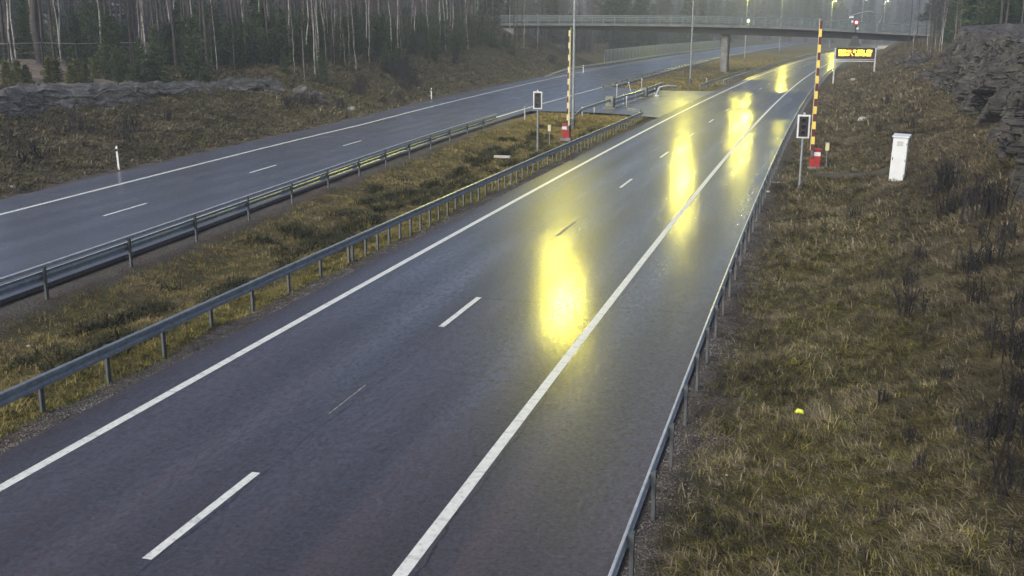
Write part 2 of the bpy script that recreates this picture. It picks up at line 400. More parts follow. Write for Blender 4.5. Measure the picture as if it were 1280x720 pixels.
def grid_faces(nr, nc):
    i = np.arange(nr - 1)[:, None] * nc + np.arange(nc - 1)[None, :]
    return np.stack([i, i + 1, i + nc + 1, i + nc], -1).reshape(-1, 4)
# ------------------------------------------------------------------ terrain sheet
Ys = np.concatenate([np.arange(-12, 60, .45), np.arange(60, 140, .9), np.arange(140, 260, 2.5), np.arange(260, 760, 20)])
cols = []
def W(Y): return cy(Y)
for d in [380, 250, 160, 110, 80, 62, 52, 46, 41, 37, 33.5, 30, 28, 26, 24] + list(np.arange(22, .9, -.6)) + [.7, .35, .05]:
    cols.append(('L', d))
for t in (.02, .3, .7, .98): cols.append(('LR', t))
for t in np.linspace(.0, 1, 24): cols.append(('M', 1 - t))
for t in (.02, .3, .7, .98): cols.append(('RR', t))
for x in [-2.0, -1.7, -1.3, -.9] + list(np.arange(-.5, 13, .45)) + [14, 15, 16.5, 18, 20, 22, 25, 28, 32, 37, 43, 50, 60, 75, 100, 150, 230, 380]:
    cols.append(('R', x))
VX_, VZ_, zone = [], [], []
for kind, t in cols:
    c = cy(Ys); e = le(Ys); m = lre(Ys); one = np.ones_like(Ys)
    if kind == 'L':
        X = e - t; Z = zt(X, Ys)
        g = one * float(np.interp(t, [0, .9, 1.8], [1, .8, 0])) ; mo = .12 + .3 * ss(-.1, .35, fbm(X * .2, Ys * .2, 5))
        Z = Z - (.1 if t < .06 else 0)
        a = 0 * one
    elif kind == 'LR': X = e + (m - e) * t; Z = ZL - .14 * one + .12 * np.maximum(Ys - 585, 0); g = one; mo = 0 * one; a = 0 * one
    elif kind == 'M':
        r = c + RC_L; X = r + (m - r) * t; Z = zt(np.clip(X, m + .03, r - .03), Ys); w = r - m
        dr = t * w; dl = (1 - t) * w
        g = np.maximum(np.interp(dr, [0, .75, 1.15], [1, .9, 0]), np.interp(dl, [0, .8, 1.5], [1, .8, 0]))
        mo = np.interp(dr, [.9, 1.3, 2.4, 3.2], [.9, 1, .5, .15]); a = 0 * one; Z = Z - np.where((t <= .001) | (t >= .999), .1, 0) - .10 * in_cross(Ys)
    elif kind == 'RR': X = c + RC_L + (RC_R - RC_L) * t; Z = -.14 * one + .12 * np.maximum(Ys - 585, 0); g = one; mo = 0 * one; a = 0 * one
    else:
        X = c + t; Z = zt(X, Ys)
        g = np.interp(t + fbm(X * .8, Ys * .8, 4) * .9, [-1.8, -1.05], [1, 0])
        pad = ((X > -.5) & (X < 4.2) & (np.abs(Ys - 52.3) < 1.15)); g = np.where(pad, .85, g)
        mo = np.interp(t, [0, 1, 3, 5], [.7, .75, .4, .1]) * ss(60, 30, Ys) if False else np.interp(t, [0, 1, 3, 5], [.7, .75, .4, .1]) * np.interp(Ys, [30, 70], [1, .2]); a = 0 * one
    VX_.append(X); VZ_.append(Z); zone.append(np.stack([g, mo, a, one], -1))
VXa = np.array(VX_).T; VZa = np.array(VZ_).T; ZN = np.transpose(np.array(zone), (1, 0, 2))
V = np.stack([VXa, np.repeat(Ys[:, None], len(cols), 1), VZa], -1).reshape(-1, 3)
gr = np_obj('ground', V, grid_faces(len(Ys), len(cols)), 'ground', smooth=True); tag(gr, kind='structure')
att = gr.data.color_attributes.new('zone', 'FLOAT_COLOR', 'POINT'); att.data.foreach_set('color', ZN.reshape(-1).astype(np.float32))
# ------------------------------------------------------------------ road sheets
def strip(name, fx0, fx1, y0, y1, z, m, step=2., kind='structure', nx=2, thick=0):
    n = max(2, int((y1 - y0) / step) + 1); Y = np.linspace(y0, y1, n)
    a = fx0(Y); b = fx1(Y); rows = []
    us = []
    for i in range(nx):
        t = i / (nx - 1); X = a + (b - a) * t; rows.append(np.stack([X, Y, np.full(n, z)], -1)); us.append(np.stack([X - cy(Y), Y], -1))
    if thick:
        rows = [rows[0] - [0, 0, thick]] + rows + [rows[-1] - [0, 0, thick]]; us = [us[0]] + us + [us[-1]]
    V = np.transpose(np.array(rows), (1, 0, 2)).reshape(-1, 3); Uv = np.transpose(np.array(us), (1, 0, 2)).reshape(-1, 2)
    F = grid_faces(n, len(rows)); o = np_obj(name, V, F, m)
    uv = o.data.uv_layers.new(name='UVMap'); uv.data.foreach_set('uv', Uv[F.ravel()].astype(np.float32).ravel())
    if kind: tag(o, kind=kind)
    return o
K = lambda x: (lambda Y: cy(Y) + x)
strip('road', K(RC_L), K(RC_R), -12, 620, 0, 'asphalt_r', thick=.12)
strip('left_road', le, lre, -12, 620, ZL, 'asphalt_l', thick=.12)
strip('road_edge_line', K(-12.2), K(-12.0), -12, 600, .004, 'line')
strip('road_lane_edge_line', K(-5.0), K(-4.80), -12, 600, .004, 'line_thick')
strip('left_road_outer_line', lambda Y: lo(Y) - .1, lambda Y: lo(Y) + .1, -12, 600, ZL + .004, 'line')
strip('left_road_inner_line', lambda Y: li(Y) - .1, lambda Y: li(Y) + .1, -12, 600, ZL + .004, 'line')
y = 11.1 - 12
while y < 330:
    if y > -5:
        if 34 < y < 37: strip('lane_dash', K(-8.55), K(-8.44), y, y + 2.9, .004, 'worn', 1)
        elif 22 < y < 24 or y < 15: strip('lane_dash', K(-8.53), K(-8.38), y, y + 3, .004, 'line', 1)
        else: strip('lane_dash', K(-8.55), K(-8.42), y, y + 3, .004, 'line', 1)
    y += 12
strip('lane_dash', K(-8.5), K(-8.47), 16.9, 18.6, .0045, 'worn', 1)                    # faded remnant
y = 32.7 - 12.3
while y < 62:
    if y > 0: strip('left_lane_dash', lambda Y: li(Y) - 3.77, lambda Y: li(Y) - 3.64, y, y + 3, ZL + .004, 'line', 1)
    y += 12.3
# crossing asphalt between the carriageways
def cross_mesh():
    n = 22; Yc = np.linspace(86.5, 126, n); V = []; U2 = []
    for Y in Yc:
        r = float(cy(Y)) + RC_L + .02; m = float(lre(Y)) - .02
        # rounded ends near the medians
        k = 0 if 90 < Y < 120 else min(1, (abs(Y - 105) - 15) / 6.5)
        for t in np.linspace(0, 1, 9):
            X = r + (m - r) * t; V.append((X, Y + (np.sin(t * np.pi) * k * -3.2 * (1 if Y > 105 else -1)), -.0 + .004 + (ZL - .0) * t)); U2.append((X, Y))
    V = np.array(V); F = grid_faces(n, 9); o = np_obj('crossing', V, F, 'asphalt_l'); uv = o.data.uv_layers.new(name='UVMap')
    uv.data.foreach_set('uv', np.array(U2)[F.ravel()].astype(np.float32).ravel()); tag(o, kind='structure')
cross_mesh()
strip('transverse_joint', K(-12.0), K(-7.2), 38.4, 38.47, .003, 'girder', .03) if False else None
# ------------------------------------------------------------------ grass (uncountable)
def blades(name, m, X, Y, Lm, Wd, lay, seed, spread=.5, dir0=None):
    r = np.random.default_rng(seed); n = len(X); Z = zt(X, Y)
    a = r.uniform(0, 2 * np.pi, n) if dir0 is None else dir0 + r.normal(0, spread, n)
    Ln = Lm * r.uniform(.5, 1.4, n); el = np.clip(r.normal(lay, .3, n), .05, 1.5)
    w = Wd * r.uniform(.6, 1.4, n)
    dx, dy = np.cos(a), np.sin(a); px, py = -dy, dx
    def pt(s, e, side):
        h = Ln * s * np.sin(e); q = Ln * s * np.cos(e)
        return np.stack([X + dx * q + px * side, Y + dy * q + py * side, Z - .02 + h], -1)
    b0 = pt(0, el, -w / 2); b1 = pt(0, el, w / 2)
    m0 = pt(.55, el * 1.1, -w * .4); m1 = pt(.55, el * 1.1, w * .4)
    tip = pt(1., el * .62, 0 * w)
    V = np.stack([b0, b1, m1, m0, tip], 1).reshape(-1, 3)
    i = np.arange(n)[:, None] * 5
    F = np.concatenate([i + [0, 1, 2], i + [0, 2, 3], i + [3, 2, 4]], 1).reshape(-1, 3)
    return tag(np_obj(name, V, F, m), kind='stuff')
def clump(n, fx, per, rad_, seed):
    r = np.random.default_rng(seed); X, Y = fx(r, n)
    X = np.repeat(X, per) + r.normal(0, rad_, n * per); Y = np.repeat(Y, per) + r.normal(0, rad_, n * per)
    return X, Y
def reg_right(y0, y1, x0, x1):
    def f(r, n):
        Y = y0 + (y1 - y0) * r.random(n); X = cy(Y) + x0 + (x1 - x0) * r.random(n); return X, Y
    return f
def keep(X, Y, cond): k = cond(X, Y); return X[k], Y[k]
def right_ok(X, Y):
    xr = X - cy(Y); pad = (X > -.6) & (X < 4.3) & (np.abs(Y - 52.3) < 1.1)
    thin = np.random.default_rng(1).random(len(X)) < np.interp(xr + fbm(X * .9, Y * .9, 4) * 1.0, [-1.75, -.95], [.1, 1])
    return thin & ~pad & (xr > -1.85)
parts_x, parts_y = [], []
TRI = []
def grass_set(name, m, specs, label):
    Xs, Ys_, = [], []
    objs = []
    for (X, Y, Lm, Wd, lay, seed, d0) in specs: objs.append((X, Y, Lm, Wd, lay, seed, d0))
    # joined into one object
    V_all, F_all, off = [], [], 0
    for q in objs:
        o = blades('tmp', m, *q[:6], dir0=q[6], spread=.9); me = o.data
        v = np.empty(len(me.vertices) * 3, np.float32); me.vertices.foreach_get('co', v)
        f = np.empty(len(me.loops), np.int32); me.loops.foreach_get('vertex_index', f)
        V_all.append(v.reshape(-1, 3)); F_all.append(f.reshape(-1, 3) + off); off += len(V_all[-1])
        bpy.data.objects.remove(o); bpy.data.meshes.remove(me)
    o = np_obj(name, np.concatenate(V_all), np.concatenate(F_all), m)
    tag(o, label, 'grass', kind='stuff'); return o
Xa, Ya = keep(*clump(15000, reg_right(8, 34, -1.7, 8.5), 9, .10, 11), right_ok)
Xb, Yb = keep(*clump(14000, reg_right(34, 75, -1.6, 9), 6, .14, 12), right_ok)
Xc, Yc = keep(*clump(9000, reg_right(75, 185, -1.0, 12), 5, .25, 13), right_ok)
grass_set('dry_grass', 'dry', [(Xa, Ya, .30, .014, .35, 1, 2.6), (Xb, Yb, .38, .03, .4, 2, 2.6), (Xc, Yc, .5, .07, .5, 3, 2.6)], 'dry matted brown grass covering the right roadside bank')
Xa, Ya = keep(*clump(9500, reg_right(8, 60, -1.5, 2.6), 8, .12, 14), right_ok)
grass_set('mossy_grass', 'moss', [(Xa, Ya, .2, .014, .5, 4, None)], 'olive green mossy grass in the ditch beside the right gravel verge')
def reg_med(y0, y1, a, b):
    def f(r, n):
        Y = y0 + (y1 - y0) * r.random(n); A = cy(Y) + RC_L - a; B = lre(Y) + b; return A + (B - A) * r.random(n), Y
    return f
def med_ok(X, Y):
    return (X > lre(Y) + .9) & (X < cy(Y) + RC_L - .8) & ((Y < 86.8) | (Y > 126.5))
sp = []
X, Y = keep(*clump(9000, reg_med(12, 45, .9, 1), 8, .1, 15), med_ok); sp.append((X, Y, .2, .014, .4, 5, 2.8))
X, Y = keep(*clump(9000, reg_med(45, 88, .9, 1), 6, .14, 16), med_ok); sp.append((X, Y, .26, .03, .4, 6, 2.8))
X, Y = keep(*clump(5000, reg_med(127, 300, .9, 1), 5, .2, 17), med_ok); sp.append((X, Y, .4, .08, .5, 7, 2.8))
grass_set('median_grass', 'median', sp, 'yellowish brown grass filling the strip between the two carriageways')
def reg_rim(y0, y1):
    def f(r, n):
        Y = y0 + (y1 - y0) * r.random(n); return cy(Y) + RC_L - .85 - 1.5 * r.random(n) ** 1.4, Y
    return f
X, Y = keep(*clump(7000, reg_rim(12, 86), 8, .09, 18), med_ok)
grass_set('yellow_grass', 'moss', [(X, Y, .16, .018, .6, 8, None)], 'yellow green grass along the foot of the median guardrail')
# dark low tufts in the median
r_ = np.random.default_rng(31); n = 260; Y = 18 + 62 * r_.random(n); tt = r_.beta(2.2, 3, n); X = (cy(Y) + RC_L - 1.8) + (lre(Y) + 1.6 - (cy(Y) + RC_L - 1.8)) * tt
k = fbm(X * .35, Y * .2, 77, 2) > -.2; X, Y = X[k], Y[k]
X = np.repeat(X, 110) + r_.normal(0, .16, len(X) * 110); Y = np.repeat(Y, 110) + r_.normal(0, .34, len(Y) * 110)
X, Y = keep(X, Y, med_ok); grass_set('dark_tufts', 'heather', [(X, Y, .36, .03, .75, 9, None)], 'dark low tufts scattered through the median grass')
def reg_left(y0, y1, d0, d1):
    def f(r, n):
        Y = y0 + (y1 - y0) * r.random(n); return le(Y) - d0 - (d1 - d0) * r.random(n), Y
    return f
def left_ok(X, Y): return (le(Y) - X) > .9
sp = []
X, Y = keep(*clump(11000, reg_left(28, 75, .9, 12), 6, .16, 19), left_ok); sp.append((X, Y, .34, .04, .4, 10, .4))
X, Y = keep(*clump(13000, reg_left(75, 185, .9, 24), 5, .22, 20), left_ok); sp.append((X, Y, .5, .075, .4, 11, .4))
X, Y = keep(*clump(3500, reg_left(40, 90, 16, 36), 5, .22, 22), left_ok); sp.append((X, Y, .5, .075, .4, 12, .4))
grass_set('slope_grass', 'leftdry', sp, 'pale dry grass on the slope left of the left carriageway')
# gravel stones along verges
def pebbles(name, X, Y, s, m, label, seed=0):
    r = np.random.default_rng(seed); n = len(X); Z = zt(X, Y)
    base = np.array([(1, 0, 0), (-.5, .87, 0), (-.5, -.87, 0), (0, 0, .8), (0, 0, -.5)])
    F0 = np.array([(0, 1, 3), (1, 2, 3), (2, 0, 3), (1, 0, 4), (2, 1, 4), (0, 2, 4)])
    sc = s * r.uniform(.5, 1.5, n)[:, None, None]; a = r.uniform(0, 6.28, n); R = np.stack([np.stack([np.cos(a), -np.sin(a), 0 * a], -1), np.stack([np.sin(a), np.cos(a), 0 * a], -1), np.stack([0 * a, 0 * a, 1 + 0 * a], -1)], 1)
    V = np.einsum('nij,kj->nki', R, base) * sc + np.stack([X, Y, Z + .01], -1)[:, None, :]
    F = (F0[None] + (np.arange(n) * 5)[:, None, None]).reshape(-1, 3)
    tag(np_obj(name, V.reshape(-1, 3), F, m), label, 'gravel', kind='stuff')
M['pebble'] = blade_mat('gravel_stones', [(.03, .028, .026), (.07, .063, .058), (.12, .11, .10), (.20, .19, .175)])
r_ = np.random.default_rng(41)
Y = 9 + 50 * r_.random(26000) ** 1.3; X = cy(Y) - 2.05 + 1.4 * r_.random(26000) ** 1.2
Y2 = 12 + 50 * r_.random(14000) ** 1.3; X2 = cy(Y2) + RC_L - .05 - .95 * r_.random(14000)
pebbles('gravel', np.concatenate([X, X2]), np.concatenate([Y, Y2]), .017, 'pebble', 'fine grey gravel along the road verges', 5)
# ------------------------------------------------------------------ guardrails
WB = [(.0, -.155), (.045, -.13), (.045, -.06), (.0, -.02), (.0, .02), (.045, .06), (.045, .13), (.0, .155), (-.02, .15), (.02, .11), (.02, .07), (-.02, .02), (-.02, -.02), (.02, -.07), (.02, -.11), (-.02, -.15)]
def guardrail(label, path, step, side, zc=.58, group=None, double=False, posts=None, h=None, m='galv', maxpost=100, cap=True, mp='galv_dark', vs=1.):
    """path: list of (x,y,z ground). side: +1 face to the right of travel"""
    p0 = path[0]; t = thing('guardrail', label, 'guardrail', p0, 0, group)
    rel = [(p[0] - p0[0], p[1] - p0[1], p[2] - p0[2]) for p in path]
    def rail_at(zz, name='rail'):
        mb = MB(); mb.sweep([(a, b, c + zz) for a, b, c in rel], [(side * u * vs + side * .02, w * .9 * vs) for u, w in WB]); mb.build(name, m, parent=t)
        return mb
    rail_at(zc)
    if double:
        mb = MB(); mb.sweep([(a, b, c + zc + .27) for a, b, c in rel], [(side * .02 - .05, -.045), (side * .02 + .05, -.045), (side * .02 + .05, .045), (side * .02 - .05, .045)]); mb.build('top_rail', 'galv_pale', parent=t)
    # posts
    mb = MB(); H = zc + .12 + (.15 if double else 0); mb.box((0, 0, H / 2 - .15), (.055, .10, H + .3)); mb.box((side * .03, 0, zc), (.06, .08, .2))
    pm = mb.mesh('post', mp)
    seg = np.array(rel); dl = np.hypot(*np.diff(seg[:, :2], axis=0).T); cum = np.concatenate([[0], np.cumsum(dl)])
    if posts is None: posts = np.arange(.4, cum[-1], step)
    for s_ in posts[:maxpost]:
        x = np.interp(s_, cum, seg[:, 0]); yy = np.interp(s_, cum, seg[:, 1]); z = np.interp(s_, cum, seg[:, 2])
        o = bpy.data.objects.new('post', pm); COL.objects.link(o); o.parent = t; o.location = (x - side * .06, yy, z)
        k = min(np.searchsorted(cum, s_), len(seg) - 1); k0 = max(k - 1, 0); d = seg[k] - seg[k0]
        o.rotation_euler = (RNG.normal(0, .01), RNG.normal(0, .01), math.atan2(d[1], d[0]) - math.pi / 2)
    return t
def pathf(fx, y0, y1, z, step=2.): return [(float(fx(Y)), float(Y), z) for Y in np.linspace(y0, y1, int((y1 - y0) / step) + 2)]
# right shoulder rail
guardrail('long steel guardrail along the right shoulder, seen almost from above', pathf(K(-1.95), 2, 188, -.02), 2.0, -1, .6, m='galv_pale', mp='galv_dark', vs=.72)
# median rail of the near carriageway: straight, then curled round into the crossing
mp_ = pathf(K(-13.95), 3, 84, -.02)
xe, ye = mp_[-1][0], mp_[-1][1]
for a in (.3, .7, 1.1): mp_.append((xe - 3.5 + 3.5 * math.cos(a), ye + 3.5 * math.sin(a) * 1.3, -.02))
ps = np.concatenate([np.arange(.7, 27, 2.0), np.arange(27, 84, 1.0)])[:100]
guardrail('steel guardrail in the near median with posts getting closer, curling round at the crossing', mp_, 1, 1, .57, posts=ps, m='galv')
# left carriageway inner rail
guardrail('steel guardrail with a second top bar beside the left carriageway', pathf(lambda Y: li(Y) + 1.55, 2, 74, ZL - .08), 4.0, -1, .5, double=True)
guardrail('far guardrail running along the left carriageway behind the crossing', pathf(lambda Y: li(Y) + 1.4, 118, 330, ZL - .05, 4), 4.0, -1, .55, maxpost=60)
guardrail('far median guardrail starting past the crossing and passing in front of the bridge pier', pathf(K(-13.7), 138, 380, -.02, 4), 3.0, 1, .57, m='galv_pale', maxpost=80)
guardrail('short grey guardrail behind the pale median rail near the bridge pier', pathf(K(-15.0), 126, 176, -.02, 4), 3.0, 1, .6, maxpost=40)
gp = [(float(le(Y)) + .3, float(Y), ZL - .1 - (.5 * (1 - (Y - 150) / 14) if Y < 164 else 0)) for Y in np.linspace(150, 380, 60)]
guardrail('guardrail with a ramped start on the outer edge of left carriageway by the bridge', gp, 4.0, 1, .62, m='galv_pale', maxpost=60)
# ------------------------------------------------------------------ boom barriers
def boom(label, x, y, side, tilt, ht, grp, pale=False):
    z = ztf(x, y); t = thing('boom_barrier', label, 'barrier', (x, y, z), 0, grp)
    mb = MB(); mb.box((0, 0, .08), (.75, .6, .22), 0, .02); mb.build('base', 'concrete', parent=t)
    mb = MB(); mb.box((0, 0, .62), (.55, .45, .9), 0, .03); mb.box((0, 0, 1.09), (.6, .5, .06), 0, .015); c = mb.build('housing', 'red', parent=t)
    mb = MB(); mb.box((-side * .08, -.232, .86), (.34, .012, .2)); mb.build('label_plate', 'white', parent=c)
    mb = MB(); mb.box((.0, -.24, .45), (.03, .03, .1)); mb.build('lock', 'black', parent=c)
    bx = side * .18
    mb = MB(); mb.box((bx, -.30, 1.0), (.18, .12, .34), 0, .02); mb.tube([(bx, -.2, 1.0), (bx, -.4, 1.0)], .06); mb.build('pivot', 'galv_dark', parent=t)
    mb = MB(); n = int((ht - 1.0) / .39)
    for i in range(n):
        mb.cur = i % 2; z0 = 1.0 + i * .39; w = .17 - .05 * i / n
        xx = bx + tilt * (z0 + .195 - 1)
        mb.box((xx, -.34, z0 + .195), (w, .08, .388))
        if pale and i % 2 == 0: mb.cur = 1; mb.box((xx + w * .33, -.345, z0 + .195), (w * .4, .085, .386))
    mb.build('boom', 'dkred', 'cream' if pale else 'yellow', parent=t)
    mb = MB(); mb.tube([(bx + side * .11, -.34, 1.05), (bx + side * .075 + tilt * (ht - 1.2), -.34, ht - .15)], .018, 6); mb.build('edge_strip', 'cream', parent=t)
    mb = MB(); mb.box((bx, -.3, .78), (.14, .1, .18), 0, .01); mb.build('counterweight', 'galv_dark', parent=t)
    return t
boom('raised red and yellow boom with red housing standing in the median', -15.75, 68.5, 1, .006, 7.6, 'raised road boom barriers', True)
boom('raised red and yellow boom with red housing on the right bank near white cabinet', .42, 56.8, -1, .0, 7.9, 'raised road boom barriers')
def smallbox(label, x, y, h):
    z = ztf(x, y); t = thing('control_post', label, 'control box', (x, y, z), 0)
    mb = MB(); mb.tube([(0, 0, -.2), (0, 0, h - .2)], .03, 8); mb.build('post', 'galv', parent=t)
    mb = MB(); mb.box((0, 0, h), (.2, .14, .42), 0, .02); b = mb.build('box', 'cream', parent=t)
    mb = MB(); mb.box((0, 0, h + .225), (.24, .18, .03)); mb.build('lid', 'grey', parent=b)
    mb = MB(); mb.tube([(0, 0, .0), (0, 0, .25)], .07, 8); mb.build('foot', 'grey', parent=t)
smallbox('small cream box on a thin post left of the median boom housing', -16.55, 67.0, 1.35)
smallbox('small cream box on a thin post right of the roadside boom housing', 1.0, 57.2, 1.15)
# ------------------------------------------------------------------ signals
def signal(label, x, y, ztop):
    z = ztf(x, y); t = thing('traffic_signal', label, 'traffic signal', (x, y, z), 0, 'unlit lane signals on poles')
    hh = 1.06; c = ztop - z - hh / 2
    mb = MB(); mb.tube([(0, 0, -.3), (0, 0, c - hh / 2)], .055, 10); mb.build('pole', 'galv', parent=t)
    mb = MB(); mb.tube([(0, 0, -.05), (0, 0, .18)], .11, 10); mb.build('footing', 'galv_dark', parent=t)
    mb = MB(); w, b = .56, .075
    mb.box((0, -.02, c + hh / 2 - b / 2), (w, .03, b)); mb.box((0, -.02, c - hh / 2 + b / 2), (w, .03, b))
    for s in (-1, 1): mb.box((s * (w / 2 - b / 2), -.02, c), (b, .03, hh - 2 * b - .002))
    mb.build('border', 'white', parent=t)
    mb = MB(); mb.box((0, 0, c), (w - 2 * b - .004, .16, hh - 2 * b - .004)); hd = mb.build('head', 'black', parent=t)
    for k in (-1, 0, 1):
        mb = MB(); cz = c + k * .28
        pts = [(0, -.08, cz), (0, -.095, cz)]; mb.tube(pts, .1, 14); ln = mb.build('lens', 'lens', parent=hd)
        mb = MB()
        for i in range(7):
            a0 = math.pi * i / 7; a1 = math.pi * (i + 1) / 7
            for rr in (0,):
                p = [(.115 * math.cos(a0), .115 * math.sin(a0)), (.115 * math.cos(a1), .115 * math.sin(a1))]
                q = [(.10 * math.cos(a0), .10 * math.sin(a0)), (.10 * math.cos(a1), .10 * math.sin(a1))]
                mb.add([(p[0][0], -.08, cz + p[0][1]), (p[1][0], -.08, cz + p[1][1]), (p[1][0], -.22, cz + p[1][1]), (p[0][0], -.22, cz + p[0][1]),
                        (q[0][0], -.08, cz + q[0][1]), (q[1][0], -.08, cz + q[1][1]), (q[1][0], -.22, cz + q[1][1]), (q[0][0], -.22, cz + q[0][1])],
                       [(0, 1, 2, 3), (7, 6, 5, 4), (3, 2, 6, 7)])
        mb.build('visor', 'black', parent=ln)
    mb = MB(); mb.box((0, 0, c + hh / 2 + .05), (.12, .1, .1), 0, .02); mb.build('cap', 'galv_pale', parent=t)
    return t
signal('dark signal with white border on a pole in the median grass', -16.15, 62.3, 3.42)
signal('dark signal with white border on a pole by the right guardrail', -.25, 49.4, 3.35)
# ------------------------------------------------------------------ white cabinet
def cabinet():
    x, y = 3.82, 47.6; z = ztf(x, y) - .05; t = thing('utility_cabinet', 'tall white utility cabinet with pitched cap standing on the grassy bank', 'cabinet', (x, y, z), rad(-14))
    t.rotation_euler = (0, rad(1.5), rad(-14))
    mb = MB(); mb.box((0, 0, 1.02), (.62, .42, 1.9), 0, .015); b = mb.build('body', 'white', parent=t)
    mb = MB(); mb.box((0.0, -.218, 1.03), (.56, .014, 1.78), 0, 0); d = mb.build('door', 'white', parent=t)
    mb = MB(); mb.box((-.24, -.235, 1.05), (.03, .03, .12)); mb.build('handle', 'black', parent=d)
    mb = MB()
    for q in range(6): mb.box((0, -.229, 1.62 + q * .035), (.26, .01, .012))
    mb.build('vent', 'grey', parent=d)
    mb = MB()
    for q in (.35, 1.0, 1.7): mb.box((.275, -.23, q), (.03, .02, .09))
    mb.build('hinge', 'galv_dark', parent=d)
    mb = MB(); mb.box((0, 0, .05), (.56, .36, .16)); mb.build('plinth', 'concrete', parent=t)
    mb = MB()
    mb.add([(-.35, -.27, 1.97), (.35, -.27, 1.97), (.35, .25, 1.97), (-.35, .25, 1.97), (-.35, -.27, 2.02), (.35, -.27, 2.02), (.35, .25, 2.10), (-.35, .25, 2.10)],
           [(3, 2, 1, 0), (4, 5, 6, 7), (0, 1, 5, 4), (1, 2, 6, 5), (2, 3, 7, 6), (3, 0, 4, 7)]); mb.build('roof', 'white', parent=t)
cabinet()
# ------------------------------------------------------------------ delineators
def delineator(label, px, py, h=1.15, tilt=0, m='white', x=None, y=None):
    if x is None: x, y, z = ground(px, py)
    else: z = ztf(x, y)
    t = thing('delineator_post', label, 'marker post', (x, y, z), 0); t.rotation_euler = (0, tilt, rad(-10))
    mb = MB(); mb.add([(-.06, -.03, -.1), (.06, -.03, -.1), (0, .05, -.1), (-.06, -.03, h - .06), (.06, -.03, h - .06), (0, .05, h)], [(2, 1, 0), (3, 4, 5), (0, 1, 4, 3), (1, 2, 5, 4), (2, 0, 3, 5)])
    mb.build('post', m, parent=t)
    mb = MB(); mb.box((0, -.036, h - .22), (.125, .012, .12)); mb.build('reflector_band', 'black', parent=t)
delineator('leaning white marker post at the left road edge, nearest of the three', 149, 212, 1.2, -.03)
delineator('white marker post at the left road edge below the dark shrubs', 539.5, 124, 1.1)
delineator('small white marker post left of the lamp mast near the bridge', 729, 91, 1.2)
# ------------------------------------------------------------------ lamp masts
lampcol = (1, .88, .09)
def mast(label, x, y, h, arms=((.9, 1),), power=3000, col=lampcol, lensm='lamp_y', r=.12, base=None):
    z = ztf(x, y) if base is None else base
    t = thing('street_lamp', label, 'lamp mast', (x, y, z), 0)
    H = h - z
    mb = MB(); mb.tube([(0, 0, -.3), (0, 0, H * .5), (0, 0, H)], [r, r * .8, r * .5], 10); mb.build('mast', 'galv', parent=t)
    mb = MB(); mb.tube([(0, 0, 0), (0, 0, .9)], [r * 1.5, r * 1.4], 10); mb.build('base_sleeve', 'galv_dark', parent=t)
    for dx, on in arms:
        mb = MB(); s = math.copysign(1, dx)
        mb.tube([(0, 0, H - .5), (dx * .4, 0, H + .05), (dx * .8, 0, H + .15), (dx, 0, H + .16)], [.05, .045, .04, .04], 8); mb.build('arm', 'galv', parent=t)
        mb = MB(); mb.box((dx + s * .35, 0, H + .16), (.8, .34, .14), 0, .04); hd = mb.build('lamp_head', 'galv_dark', parent=t)
        mb = MB(); mb.box((dx + s * .38, 0, H + .06), (.5, .26, .07), 0, .02); mb.build('lens', lensm if on else 'lens', parent=hd)
        if on:
            ld = bpy.data.lights.new('lamp_light', 'POINT'); ld.energy = power * on; ld.color = col; ld.shadow_soft_size = .28
            lo_ = bpy.data.objects.new('lamp_light', ld); COL.objects.link(lo_); lo_.parent = hd; lo_.location = (dx + s * .38, 0, H - .3)
    return t
LP = 2500
mast('grey lamp mast right beside the median boom, its head above the picture', -17.65, 79, 14.2, ((-.3, 1),), LP * 1.5)
x2, _ = atY(862.5, 104, 146)
mast('slim lamp mast in the median left of the bridge pier, crossing the bridge railing', x2, 146, 14.5, ((-.2, 1),), LP * 1.5)
x3, _ = atY(930.5, 76, 244)
mast('slim lamp mast behind the bridge right of the pier', x3, 244, 15.3, ((.5, 1), (-1.2, .5)), LP * 2)
x4, _ = atY(974, 66, 325)
mast('distant lamp mast in the far median behind the bridge', x4, 325, 18.2, ((.8, 1),), LP * 3)
for (px, py, Y, lab, pw, lm, cc) in ((1045, 1.5, 415, 'leftmost of the three glowing lamps above the bridge, yellow green', 3, 'lamp_y', lampcol),
                                  (1083, 0.5, 470, 'dim middle one of the three lamps above the bridge', .15, 'lamp_p', (1, .8, .75)),
                                  (1110, 1.5, 530, 'rightmost of the three glowing lamps above the bridge, white', 3, 'lamp_w', (1, .9, .5))):
    x, z = atY(px, py, Y)
    mast(lab, x - 1.2, Y, z, ((.8, 1),), LP * pw, cc, lm, .15)
